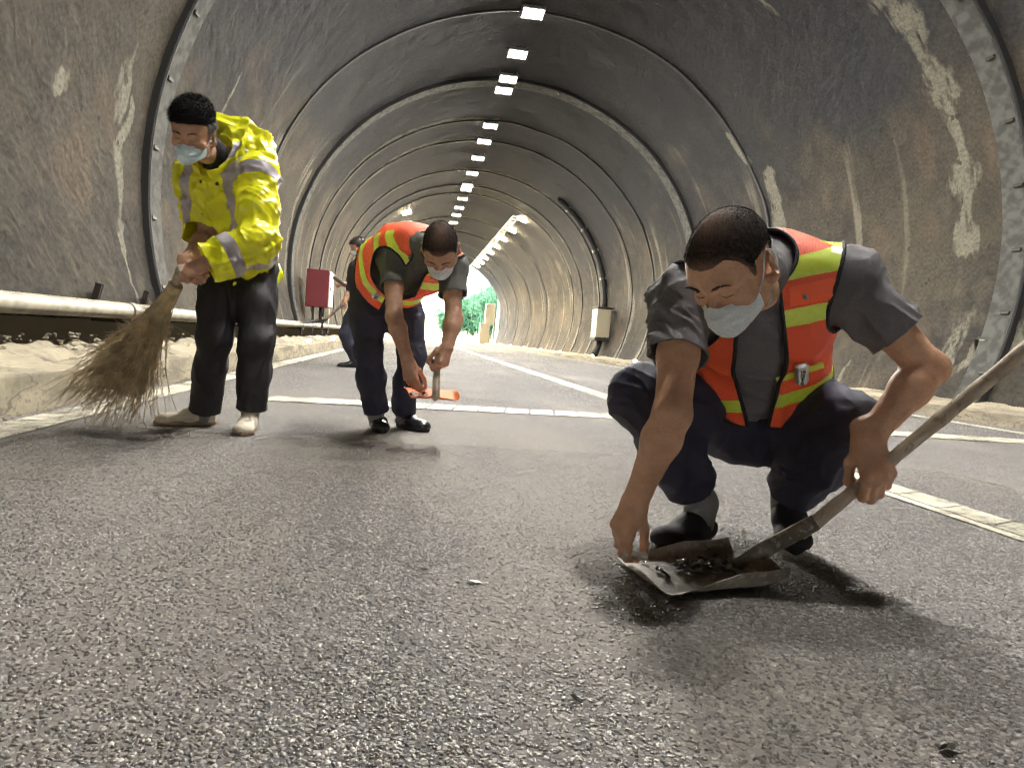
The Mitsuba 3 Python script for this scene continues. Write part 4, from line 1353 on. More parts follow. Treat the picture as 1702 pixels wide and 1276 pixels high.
def vested_man(label, J, HL, HR_, skin, shirt, s=1.0, hs=1.0, res=(0.0034, 0.0055, 0.005), hands=None, sleeves=(0.5, 0.6), bands=(), hem=0.43, cuffs=(0.8, 0.86), leg_r=1.0,
               shoes=(), socks=True, shoe_mat='suede_black', thin=0.58, badge_at=(0.085, -0.245), seed=1, gapk=1.0, gap_x=0.0, arm_hole=0.105, kw=0.5, sag=0.0, flap_at=(-0.072, 0.052), name_strip=True):
    me = thing('person', label, 'person', 'workers cleaning the road')
    X, U, Wf = torso_frame(J['neck'], J['pel'], J['shL'] - J['shR'])
    spine = lambda t, w=0.0: J['pel'] + (J['neck'] - J['pel']) * t + Wf * w
    r = np.random.default_rng(seed)
    body = torso_blob(J, s, 0.0, X, Wf)
    head, Wp = head_blob(HL, HR_, hs)
    body.cap(spine(0.95, -0.01), Wp([0, -0.022, -0.055]), 0.062 * s, 0.056 * hs, 0.04)
    body.blob(head, 0.03)
    nails = []
    for q in 'RL':
        a = Blob(0.02)
        arm_blob(a, s, 0.0, J['sh' + q], J['el' + q], J['wr' + q])
        a.ell(J['el' + q] + (J['el' + q] - (J['sh' + q] + J['wr' + q]) / 2) * 0.10, [0.030 * s] * 3)
        h = hands[q]
        hand(a, J['wr' + q], h['y'], h['z'], -1 if q == 'R' else 1, h['curls'], h['thumb'], h.get('scale', 1.0), h.get('spread', 0.03), nails)
        body.blob(a, 0.03)
    bm = relax(body.mesh(res[0]), 1)
    add('body', bm, skin, me, smooth=True)

    # T-shirt with short sleeves
    sh = torso_blob(J, s, 0.010, X, Wf)
    for q in 'RL':
        a, e = J['sh' + q], J['el' + q]
        dn = A3(0, 0, -1.0)
        sh.chain([a, a + (e - a) * 0.55 + dn * 0.006, a + (e - a) * 1.0 + dn * 0.008], [0.068 * s, 0.057 * s, 0.053 * s], 0.045)
    sh.cap(spine(0.90, -0.005), spine(0.97, -0.005) + (Wp([0, -0.022, -0.06]) - spine(0.97)) * 0.40, 0.088 * s, 0.073 * s, 0.05)
    sm = sh.mesh(res[1])
    v = sm[0]
    val = np.minimum.reduce([end_cut(v, J['shR'], J['elR'], sleeves[0]), end_cut(v, J['shL'], J['elL'], sleeves[1]),
                             np.linalg.norm(v - Wp([0, -0.012, -0.040]), axis=1) - 0.108 * hs, (v - spine(0.10)) @ U])
    sm = keep(sm, val)
    sm = wrinkle(sm, (J['elL'] - J['shL'], 19.0, 0.014, seed + 3), (J['elR'] - J['shR'], 17.0, 0.012, seed + 5), (X + 0.5 * U, 14.0, 0.008, seed + 7),
                 mask=lambda v: 0.4 + 0.6 * np.clip((np.abs((v - J['neck']) @ X) - 0.15 * s) / 0.05, 0, 1))
    add('shirt', solidify(sm, 0.004), shirt, me, smooth=60)

    # vest
    vb = torso_blob(J, s, 0.024, X, Wf)
    vb.ecap(spine(0.02), spine(0.25, -0.01), X, (0.185 * s, 0.142 * s), (0.182 * s, 0.140 * s), 0.06)
    vm = vb.mesh(res[2])
    loc = lambda v: np.stack([(v - J['neck']) @ X, (v - J['neck']) @ U, (v - J['neck']) @ Wf], 1)
    v = vm[0]; q = loc(v)
    gap = gapk * (0.046 + 0.016 * np.clip(-q[:, 1] / 0.2, 0, 1) - 0.040 * np.clip((-q[:, 1] - 0.20) / 0.22, 0, 1))
    front = q[:, 2] > -0.02
    arms_ = [np.linalg.norm(v - (J[k] + d), axis=1) - arm_hole * s for k, d in (('shR', (J['elR'] - J['shR']) * 0.12 - X * 0.028), ('shL', (J['elL'] - J['shL']) * 0.12 + X * 0.028))]
    val = np.minimum.reduce([np.where(front, np.abs(q[:, 0] - gap_x) - gap, 0.05), *arms_, q[:, 1] + hem + 0.025 * np.sin(q[:, 0] * 14 + seed),
                             np.linalg.norm(v - spine(1.08, 0.01), axis=1) - 0.080 * s])
    vm = keep(vm, val)
    vm = wrinkle(vm, (X, 9.0, 0.010, seed + 21), (U, 8.0, 0.008, seed + 23))
    inner = torso_blob(J, s, 0.010, X, Wf)
    for k in 'RL':
        inner.cap(J['sh' + k], J['sh' + k] + (J['el' + k] - J['sh' + k]) * 0.25, 0.068 * s, 0.063 * s, 0.045)
    vm = push_out(vm, inner, 0.011)
    if sag:                                                     # front panels hang away from a bent body
        q = loc(vm[0])
        bell = np.clip(q[:, 2] / 0.06, 0, 1) * np.clip((-q[:, 1] - 0.03) / 0.12, 0, 1) * np.clip((hem + q[:, 1] + 0.12) / 0.15, 0.3, 1)
        vm = (vm[0] + A3(0, 0, -1.0) * (sag * bell * np.where(q[:, 0] < gap_x, 1.0, 0.55))[:, None], vm[1])
    v = vm[0]; q = loc(v)
    back = (q[:, 2] < -0.03)

    def band(c, w, ext):
        f = 0.5 * w - np.abs(q[:, 1] - kw * np.clip(q[:, 2], 0, 1) - c - 0.010 * np.sin(q[:, 0] * 5 + seed))
        return f if ext else np.where(back, -0.02, f)
    fld = np.max([band(*b) for b in bands], 0)
    vest = add('vest', solidify(keep(vm, -fld), 0.003), 'vest_orange', me, smooth=60, label='orange mesh safety vest with lime strips')
    for b in bands:
        for sgn in (-1, 1):
            for m in pieces(keep((v, vm[1]), np.minimum(band(*b), sgn * (q[:, 0] + 0.004)))):
                add('reflective_strip', solidify((m[0] + normals(*m) * 0.0012, m[1]), 0.003), 'vest_strip', vest, smooth=60)
    add('piping', rim_tube(vm, 0.0048 * s, 8), 'trim_black', vest, smooth=True)

    flap = pieces(keep((v, vm[1]), np.minimum.reduce([0.5 * flap_at[1] - np.abs(q[:, 1] - kw * np.clip(q[:, 2], 0, 1) - flap_at[0] - 0.010 * np.sin(q[:, 0] * 5 + seed)), 0.055 * s - np.abs(q[:, 0] - 0.100 * s), q[:, 2]])))
    if flap:
        m = max(flap, key=lambda t: len(t[1]))
        add('pocket_flap', solidify((m[0] + normals(*m) * 0.0025, m[1]), 0.004), 'vest_plain', vest, smooth=60)

    def on(x, u):
        return v[(((q[:, :2] - [x, u]) ** 2).sum(1) + np.where(q[:, 2] < 0, 9, 0)).argmin()]
    add('snap', put(trimesh.creation.icosphere(2, 0.006 * s), on(0.080 * s, -0.012) + Wf * 0.006), 'galvanised', vest, smooth=True)
    p = on(*badge_at)
    if name_strip:
        x1 = unit(X + 0.30 * U)
        add('name_strip', box((0.115, 0.004, 0.020), p + Wf * 0.010, np.stack([x1, Wf, unit(np.cross(x1, Wf))], 1), 0.001), 'vest_strip', vest)
    x1 = unit(X + 0.10 * U)
    Rr = np.stack([x1, Wf, unit(U - 0.10 * X)], 1)
    p = p + Wf * 0.024 + U * 0.012
    rec = add('recorder', box((0.032, 0.018, 0.072), p, Rr, 0.006), 'metal_bright', vest, label='small silver clip-on recorder with four dark characters')
    add('label_plate', box((0.019, 0.002, 0.058), p + Wf * 0.0102 - U * 0.003, Rr, 0.0005), 'white_paint', rec)
    strokes = [[(-.5, .5, .5, .5), (-.5, -.5, -.5, .5), (-.1, .1, .5, .1), (.1, -.5, .1, .4), (-.3, -.4, .5, -.4)], [(-.5, .5, .4, .5), (-.5, -.5, .4, -.5), (-.5, -.5, -.5, .5), (.4, -.5, .4, .5), (-.5, 0, .4, 0), (0, -.5, 0, .5)],
               [(-.5, .5, .5, .5), (-.5, .1, .5, .1), (0, -.5, 0, .5), (-.4, -.4, .4, -.4)], [(-.5, .4, .5, .4), (-.4, -.1, .4, -.1), (-.5, -.5, .5, -.5), (-.3, -.5, -.3, .4), (.3, -.5, .3, .4)]]
    g = []
    for i, st in enumerate(strokes):
        c = p + Wf * 0.0115 + U * (0.016 - 0.0132 * i)
        g += [tube([c + Rr @ (A3(x0, 0, y0) * 0.0095), c + Rr @ (A3(x1_, 0, y1) * 0.0095)], 0.0009, 4) for x0, y0, x1_, y1 in st]
    add('lettering', cat_mesh(g), 'trim_black', rec)

    # navy trousers
    tr = Blob(0.05)
    tr.ecap(J['pel'] - U * 0.04 * s, spine(0.14), X, (0.168 * s, 0.135 * s), (0.166 * s, 0.128 * s))
    for k in 'RL':
        h, kn, a = J['hip' + k], J['kn' + k], J['an' + k]
        tr.chain([h, h + (kn - h) * 0.5, kn], [0.108 * s, 0.096 * s * leg_r, 0.077 * s * leg_r], 0.06)
        tr.chain([kn, kn + (a - kn) * 0.45, a + (a - kn) * 0.08], [0.075 * s * leg_r, 0.077 * s * leg_r, 0.070 * s * leg_r], 0.04)
    tm = tr.mesh(res[1])
    v2 = tm[0]
    tm = keep(tm, np.minimum(end_cut(v2, J['knR'], J['anR'], cuffs[0], 0.098), end_cut(v2, J['knL'], J['anL'], cuffs[1], 0.098)))
    tm = largest(tm)
    tm = wrinkle(tm, (J['knR'] - J['hipR'], 16.0, 0.007, seed + 31), (J['anL'] - J['knL'], 18.0, 0.007, seed + 33), (U, 9.0, 0.006, seed + 35))
    add('trousers', solidify(tm, 0.004), 'trouser_navy', me, smooth=60)
    for k, toe, heel in shoes:
        a, kn = J['an' + k], J['kn' + k]
        so = Blob(0.02)
        so.chain([a + (kn - a) * 0.32, a, a * 0.5 + heel * 0.5 + (toe - heel) * 0.12], [0.052 * s, 0.041 * s, 0.040 * s])
        so.ell(a * 0.55 + heel * 0.45 + (toe - heel) * 0.16, [0.038 * s, 0.038 * s, 0.042 * s])
        add('sock', wrinkle(so.mesh(0.0045), (A3(0, 0, 1.0), 22.0, 0.005, seed + 41)), 'sock_grey', me, smooth=60)
        shoe(me, 'shoe', heel, toe, A3(0, 0, 1), shoe_mat, 'sole_black', 0.047 * s, 0.060 * s)
    mask_part(me, HL, HR_, hs, 'mask_white', head, label='white face mask')
    face_details(me, HL, HR_, hs, bm, r, 'hair_black')
    cropped_hair(me, bm, HL, HR_, hs, r, thin, [0.018, 0.016, 0.015], [0.22, 0.13, 0.092])
    return me


PINCH = dict(curls=[(32, 32, 14), (30, 34, 16), (38, 42, 20), (46, 50, 24)], thumb=[(0.020, 0.040, -0.020), (0.004, 0.040, -0.022), (-0.004, 0.032, -0.010)])
GRIP = dict(curls=[(55, 80, 55), (58, 84, 58), (60, 86, 58), (62, 86, 56)], thumb=[(0.020, 0.026, -0.020), (0.002, 0.032, -0.024), (-0.014, 0.020, -0.014)])
vested_man('squatting man in orange vest and grey shirt picking up scraps beside a shovel',
           dict(neck=A3(0.800, 1.700, 0.742), pel=A3(0.975, 2.03, 0.385), shR=A3(0.640, 1.745, 0.652), shL=A3(1.005, 1.665, 0.722),
                elR=A3(0.584, 1.600, 0.392), wrR=A3(0.545, 1.690, 0.175), elL=A3(1.185, 1.595, 0.535), wrL=A3(1.050, 1.592, 0.362),
                hipR=A3(0.890, 2.04, 0.388), hipL=A3(1.070, 2.04, 0.392), knR=A3(0.592, 1.85, 0.412), knL=A3(1.090, 1.75, 0.385),
                anR=A3(0.845, 2.015, 0.110), anL=A3(1.105, 2.03, 0.135)),
           A3(0.662, 1.530, 0.714), head_frame(A3(-0.68, -0.45, -0.82), 0.04), 'skin_tan', 'shirt_grey',
           hands=dict(R=dict(y=A3(-0.28, 0.14, -0.95), z=A3(-0.80, -0.55, 0.15), **PINCH), L=dict(y=A3(0.12, -0.45, -0.88), z=A3(-0.13, -0.87, 0.42), scale=1.10, **GRIP)),
           sleeves=(0.50, 0.62), bands=((-0.006, 0.049, False), (-0.132, 0.050, False), (-0.405, 0.046, True)), gap_x=-0.022, arm_hole=0.122, hem=0.395, cuffs=(0.80, 0.86),
           shoes=(('R', A3(0.690, 1.905, 0.0), A3(0.885, 2.045, 0.0)), ('L', A3(1.075, 1.895, 0.004), A3(1.125, 2.085, 0.075))), seed=1, badge_at=(0.078, -0.245))
vested_man('man in orange vest and olive shirt bending forward over an orange shovel',
           dict(neck=A3(0.033, 3.550, 0.925), pel=A3(-0.165, 4.030, 0.815), shR=A3(-0.105, 3.620, 0.868), shL=A3(0.160, 3.520, 0.845),
                elR=A3(-0.083, 3.470, 0.600), wrR=A3(-0.008, 3.420, 0.400), elL=A3(0.186, 3.430, 0.610), wrL=A3(0.162, 3.380, 0.480),
                hipR=A3(-0.245, 4.050, 0.79), hipL=A3(-0.085, 4.050, 0.78), knR=A3(-0.216, 3.990, 0.413), knL=A3(0.010, 4.02, 0.414),
                anR=A3(-0.160, 4.050, 0.085), anL=A3(-0.020, 4.220, 0.085)),
           A3(0.102, 3.350, 0.905), head_frame(A3(-0.04, -0.48, -0.87), 0.05), 'skin_brown', 'shirt_olive', s=0.92, hs=0.95, res=(0.0048, 0.0075, 0.0065),
           hands=dict(R=dict(y=A3(0.25, -0.05, -0.96), z=A3(-0.45, -0.88, 0.0), scale=0.98, **PINCH), L=dict(y=A3(-0.20, -0.25, -0.95), z=A3(0.75, -0.62, -0.1), scale=0.98, **GRIP)),
           sleeves=(0.50, 0.55), bands=((-0.045, 0.044, False), (-0.135, 0.044, False), (-0.380, 0.055, True)), hem=0.42, cuffs=(0.97, 0.97),
           shoes=(('R', A3(-0.118, 3.93, 0.0), A3(-0.160, 4.17, 0.0)), ('L', A3(0.125, 4.085, 0.0), A3(-0.045, 4.250, 0.0))), shoe_mat='leather_black', seed=3, thin=0.55,
           kw=0.3, sag=0.085, badge_at=(-0.075, -0.30), leg_r=0.96, name_strip=False)
# ------------------------------------------------------------------ the man in the yellow rain jacket
def jacket_man():
    J = dict(neck=A3(-0.872, 3.500, 1.240), pel=A3(-0.850, 3.860, 0.815), shR=A3(-1.000, 3.590, 1.160), shL=A3(-0.705, 3.450, 1.140),
             elR=A3(-0.965, 3.680, 0.915), wrR=A3(-0.985, 3.420, 0.755), elL=A3(-0.655, 3.290, 0.865), wrL=A3(-0.855, 3.220, 0.745),
             hipR=A3(-0.925, 3.850, 0.800), hipL=A3(-0.775, 3.850, 0.800), knR=A3(-0.925, 3.740, 0.430), knL=A3(-0.728, 3.730, 0.430),
             anR=A3(-0.985, 3.875, 0.085), anL=A3(-0.750, 3.780, 0.095))
    s = 0.92
    me = thing('person', 'man in bright yellow rain jacket and black trousers sweeping with a twig broom', 'person', 'workers cleaning the road')
    X, U, Wf = torso_frame(J['neck'], J['pel'], J['shL'] - J['shR'])
    spine = lambda t, w=0.0: J['pel'] + (J['neck'] - J['pel']) * t + Wf * w
    r = np.random.default_rng(9)
    HL, HR_ = A3(-0.938, 3.290, 1.272), head_frame(A3(-0.10, -0.86, -0.44), -0.06)
    body = torso_blob(J, s, 0.0, X, Wf)
    head, Wp = head_blob(HL, HR_, 0.95)
    body.cap(spine(0.97, -0.01), Wp([0, -0.022, -0.055]), 0.056, 0.052, 0.04)
    body.blob(head, 0.03)
    for q, h in (('R', dict(y=A3(0.55, -0.45, -0.70), z=A3(-0.70, -0.70, 0.1))), ('L', dict(y=A3(-0.86, -0.12, -0.50), z=A3(0.05, -0.82, 0.50)))):
        a = Blob(0.02)
        arm_blob(a, s, 0.0, J['sh' + q], J['el' + q], J['wr' + q])
        hand(a, J['wr' + q], h['y'], h['z'], -1 if q == 'R' else 1, GRIP['curls'], GRIP['thumb'], 0.95, 0.02)
        body.blob(a, 0.03)
    bm = relax(body.mesh(0.0048), 1)
    add('body', bm, 'skin_fair', me, smooth=True)

    # dark collar of the undershirt
    c = Blob(0.02)
    c.cap(spine(0.90, 0.015), spine(1.02, 0.0) + (Wp([0, -0.02, -0.06]) - spine(1.0)) * 0.45, 0.066, 0.060)
    add('undershirt', c.mesh(0.006), 'inner_black', me, smooth=60)

    # jacket: boxy body, wide sleeves, hood lying on the back
    g = 0.034
    jb = Blob(0.08)
    jb.ecap(spine(-0.10), spine(0.30), X, (0.178, 0.142), (0.176, 0.140))
    jb.ecap(spine(0.30), spine(0.75), X, (0.174, 0.138), (0.168, 0.130))
    jb.ecap(spine(0.75), spine(0.97), X, (0.168, 0.125), (0.120, 0.086))
    for q in 'RL':
        jb.cap(spine(0.92) + (J['sh' + q] - J['neck']) * 0.3, J['sh' + q], 0.086, 0.082, 0.06)
    body_jb = Blob(0.08); body_jb.prims = list(jb.prims)
    sl = Blob(0.05)
    for q in 'RL':
        a, e, w = J['sh' + q], J['el' + q], J['wr' + q]
        sl.chain([a, a + (e - a) * 0.5 + A3(0, 0, -0.01), e], [0.084, 0.076, 0.070])
        sl.chain([e, e + (w - e) * 0.5 + A3(0, 0, -0.012), w + (w - e) * 0.1], [0.070, 0.068, 0.055])
    jb.blob(sl, 0.035)
    jm = jb.mesh(0.0065)
    v = jm[0]
    open_ = np.linalg.norm(v - (spine(1.06, 0.045)), axis=1) - 0.080
    hemv = (v - spine(-0.145)) @ U
    tR, dR = axis_dist(v, J['elR'], J['wrR']); tL, dL = axis_dist(v, J['elL'], J['wrL'])
    hemv = np.where((dR < 0.11) | (dL < 0.10), 1.0, hemv)
    val = np.minimum.reduce([hemv, open_, np.where((tR > 0.08) & (dR < 0.10), (0.10 - tR) * 0.2, 1.0), end_cut(v, J['elL'], J['wrL'], 0.93, 0.11)])
    jm = largest(keep(jm, val))
    jm = wrinkle(jm, (J['elL'] - J['shL'], 10.0, 0.020, 4), (J['wrL'] - J['elL'], 14.0, 0.015, 6), (X + 0.4 * U, 8.5, 0.016, 12), (U, 15.0, 0.010, 15), (X - 0.7 * U, 24.0, 0.009, 17))
    v = jm[0]
    nn = normals(*jm)
    q = np.stack([(v - J['neck']) @ X, (v - J['neck']) @ U, (v - J['neck']) @ Wf], 1)
    d_body = body_jb.eval(v)
    tS, dS = axis_dist(v, J['shL'], J['elL'])
    tF, dF = axis_dist(v, J['elL'], J['wrL'])
    arm_side = np.where((tS > 0.28) & (dS < 0.115) & (q[:, 0] > 0.11), 1, 0) | np.where((dF < 0.105) & (tF > 0.02), 1, 0)
    lens = np.linalg.norm(J['elL'] - J['shL']), np.linalg.norm(J['wrL'] - J['elL'])
    fb_waist = 0.026 - np.abs(q[:, 1] + 0.470)
    fb_chest = 0.026 - np.abs(q[:, 1] + 0.330)
    fb_brace = np.minimum(0.027 - np.abs(np.abs(q[:, 0]) - 0.105 + 0.02 * q[:, 1]), q[:, 1] + 0.470)
    torso_f = np.where(arm_side == 1, -0.02, np.maximum(np.maximum(fb_waist, fb_brace), -0.02))
    sleeve_f = np.where(dF < 0.12, 0.026 - np.abs((tF - 0.52) * lens[1]), -0.02)
    sleeve_f = np.maximum(sleeve_f, np.where((dS < 0.12) & (q[:, 0] > 0.10), 0.026 - np.abs((tS - 0.02) * lens[0]), -0.02))
    fld = np.maximum(torso_f, sleeve_f)
    jk = add('jacket', solidify(keep(jm, -fld), 0.004), 'raincoat', me, smooth=75, label='bright yellow rain jacket with grey reflective bands')
    for f in (torso_f, sleeve_f):
        for m in pieces(keep(jm, f)):
            add('reflective_band', solidify((m[0] + normals(*m) * 0.0012, m[1]), 0.003), 'reflective_grey', jk, smooth=75)
    # hood and collar flaps
    hb = Blob(0.06)
    back = spine(0.98, -0.10)
    hb.ell(back + U * 0.035 - Wf * 0.02, [0.160, 0.085, 0.080], np.stack([X, Wf, U], 1))
    hb.ell(back + X * 0.115 - U * 0.020 + Wf * 0.03, [0.085, 0.075, 0.060], np.stack([X, Wf, U], 1))
    hb.ell(back - X * 0.10 - U * 0.02 + Wf * 0.04, [0.070, 0.070, 0.055], np.stack([X, Wf, U], 1))
    hb.ell(back - Wf * 0.06 - U * 0.07 + X * 0.02, [0.115, 0.055, 0.060], np.stack([X, Wf, U], 1))
    hm = wrinkle(hb.mesh(0.007), (X, 9.0, 0.034, 31), (U, 11.0, 0.022, 33), (X + U, 22.0, 0.012, 35))
    hm = largest(field_keep(hm, lambda v: np.linalg.norm(v - Wp([0, -0.01, -0.01]), axis=1) - 0.128))
    add('hood', solidify(hm, 0.004), 'raincoat', jk, smooth=75)
    cb = Blob(0.03)
    cb.cap(spine(0.92, 0.015), spine(1.16, 0.03), 0.108, 0.128)
    cm = cb.mesh(0.007)
    v = cm[0]
    qc = np.stack([(v - J['neck']) @ X, (v - J['neck']) @ U, (v - J['neck']) @ Wf], 1)
    val = np.minimum.reduce([0.088 - 0.085 * np.clip(qc[:, 2] / 0.12, 0, 1) - qc[:, 1] + 0.02 * np.abs(qc[:, 0]) / 0.1, qc[:, 1] + 0.05, np.where(qc[:, 2] > 0.03, np.abs(qc[:, 0]) - 0.018, 0.1),
                             np.linalg.norm(v - Wp([0, -0.005, -0.02]), axis=1) - 0.100])
    cm = keep(cm, val)
    cm = wrinkle(cm, (U, 16.0, 0.016, 41))
    add('collar', solidify(cm, 0.005), 'raincoat', jk, smooth=75)
    nf = normals(*jm)
    for x_, u_ in ((-0.012, -0.060), (-0.02, -0.20), (-0.014, -0.33), (0.055, -0.055)):
        i = ((q[:, 0] - x_) ** 2 + (q[:, 1] - u_) ** 2 + np.where(q[:, 2] < 0, 9, 0)).argmin()
        add('snap', put(trimesh.creation.icosphere(2, 0.0075), jm[0][i] + nf[i] * 0.002), 'dark_steel', jk, smooth=True)
    # front placket flap
    strip_ = keep(jm, np.where((q[:, 2] > 0.02) & (arm_side == 0), np.minimum(0.026 - np.abs(q[:, 0] + 0.018), -q[:, 1] - 0.05), -0.02))
    strip_ = largest(strip_)
    if len(strip_[1]) > 20:
        add('placket', solidify((strip_[0] + normals(*strip_) * 0.006, strip_[1]), 0.006), 'raincoat', jk, smooth=75)

    tr = Blob(0.05)
    tr.ecap(J['pel'] - U * 0.04, spine(0.10), X, (0.148, 0.118), (0.150, 0.118))
    for k in 'RL':
        h, kn, a = J['hip' + k], J['kn' + k], J['an' + k]
        tr.chain([h, h + (kn - h) * 0.5, kn], [0.096, 0.086, 0.073], 0.05)
        tr.chain([kn, kn + (a - kn) * 0.45, a + (a - kn) * 0.12], [0.072, 0.070, 0.066], 0.04)
    tm = tr.mesh(0.0075)
    tm = largest(keep(tm, np.minimum(end_cut(tm[0], J['knR'], J['anR'], 1.02, 0.1), end_cut(tm[0], J['knL'], J['anL'], 0.97, 0.1))))
    tm = wrinkle(tm, (J['knR'] - J['hipR'], 12.0, 0.012, 51), (J['anL'] - J['knL'], 13.0, 0.014, 53))
    add('trousers', solidify(tm, 0.004), 'trouser_black', me, smooth=60)
    for k, toe, heel in (('R', A3(-1.195, 3.80, 0.0), A3(-0.945, 3.915, 0.0)), ('L', A3(-0.742, 3.575, 0.0), A3(-0.752, 3.835, 0.0))):
        a, kn = J['an' + k], J['kn' + k]
        so = Blob(0.02)
        so.chain([a + (kn - a) * 0.25, a, a * 0.5 + heel * 0.5 + (toe - heel) * 0.12], [0.045, 0.040, 0.040])
        add('sock', so.mesh(0.005), 'sock_grey', me, smooth=60)
        kk, P, R = shoe(me, 'shoe', heel, toe, A3(0, 0, 1), 'shoe_white', 'shoe_sole', 0.045, 0.066, label='cream canvas sneaker')
        L = np.linalg.norm(toe - heel)
        for i in range(5):                                       # laces over the tongue
            y = 0.40 + 0.055 * i
            z = 0.094 - 0.30 * (y - 0.38) * 0.28 * 1.0
            z = np.interp(y, [0.36, 0.45, 0.65], [0.098, 0.084, 0.062])
            add('lace', tube([P(-0.026, y, z - 0.012), P(-0.010, y + 0.012, z + 0.001), P(0.010, y - 0.010, z + 0.001), P(0.026, y, z - 0.012)], 0.0028, 6), 'shoe_white', kk, smooth=True)
        bow = [P(0.0, 0.36, 0.102), P(0.028, 0.33, 0.112), P(0.046, 0.40, 0.098), P(0.014, 0.40, 0.098), P(-0.03, 0.34, 0.112), P(-0.046, 0.42, 0.094), P(0.0, 0.38, 0.100)]
        add('lace', tube(CubicSpline(np.arange(7), bow)(np.linspace(0, 6, 50)), 0.0026, 6), 'shoe_white', kk, smooth=True)

    mask_part(me, HL, HR_, 0.95, 'mask_blue', head, label='pale blue face mask')
    face_details(me, HL, HR_, 0.95, bm, r, 'hair_black', 0.4)
    # thick black hair brushed forward, grey at the temples
    hb = Blob(0.03)
    W9 = lambda c: Wp(c)
    hb.ell(W9([0, -0.020, 0.050]), np.array([0.083, 0.106, 0.088]) * 0.95, HR_)
    hb.ell(W9([0, 0.040, 0.090]), np.array([0.066, 0.060, 0.048]) * 0.95, HR_)
    hb.ell(W9([0, -0.03, 0.108]), np.array([0.066, 0.080, 0.046]) * 0.95, HR_)
    hm = hb.mesh(0.005)
    q = local(hm[0], HL, HR_, 0.95)
    lim = np.interp(q[:, 1], [-0.13, -0.05, 0.00, 0.03, 0.05, 0.10], [-0.050, -0.012, 0.020, 0.026, 0.058, 0.064])
    hm = keep(hm, q[:, 2] - lim + 0.008 * (meshkit.fbm(q * 60, 3, 8) - 0.5))
    vv = hm[0] + normals(*hm) * (0.008 * (meshkit.fbm(hm[0] * 70, 3, 4) - 0.6))[:, None]
    hk = add('hair', (vv, hm[1]), 'hair_black', me, smooth=True)
    q = local(hm[0], HL, HR_, 0.95)
    p, n_, i = sample((vv, hm[1]), np.clip((q[:, 2] - 0.03) / 0.05, 0.25, 1), 7000, r)
    ql = local(p, HL, HR_, 0.95)
    add('strands', quills(p - n_ * 0.004, n_, np.where(ql[:, 2] > 0.06, 0.020, 0.008), 0.0006, r, lean=HR_ @ A3(0.1, 0.5, -0.1), jitter=0.55), 'hair_black', hk)
    tw = np.clip(1 - (np.abs(q[:, 0]) < 0.060) * 1.0, 0, 1) * (q[:, 2] < 0.055) * (q[:, 1] < 0.03) * (q[:, 1] > -0.07)
    p, n_, i = sample((vv, hm[1]), tw + 1e-6, 2200, r)
    add('strands', quills(p, n_, np.full(len(p), 0.011), 0.0008, r, lean=HR_ @ A3(0, -0.5, -0.6), jitter=0.5), 'hair_grey', hk, label='greying hair at the temples')


jacket_man()


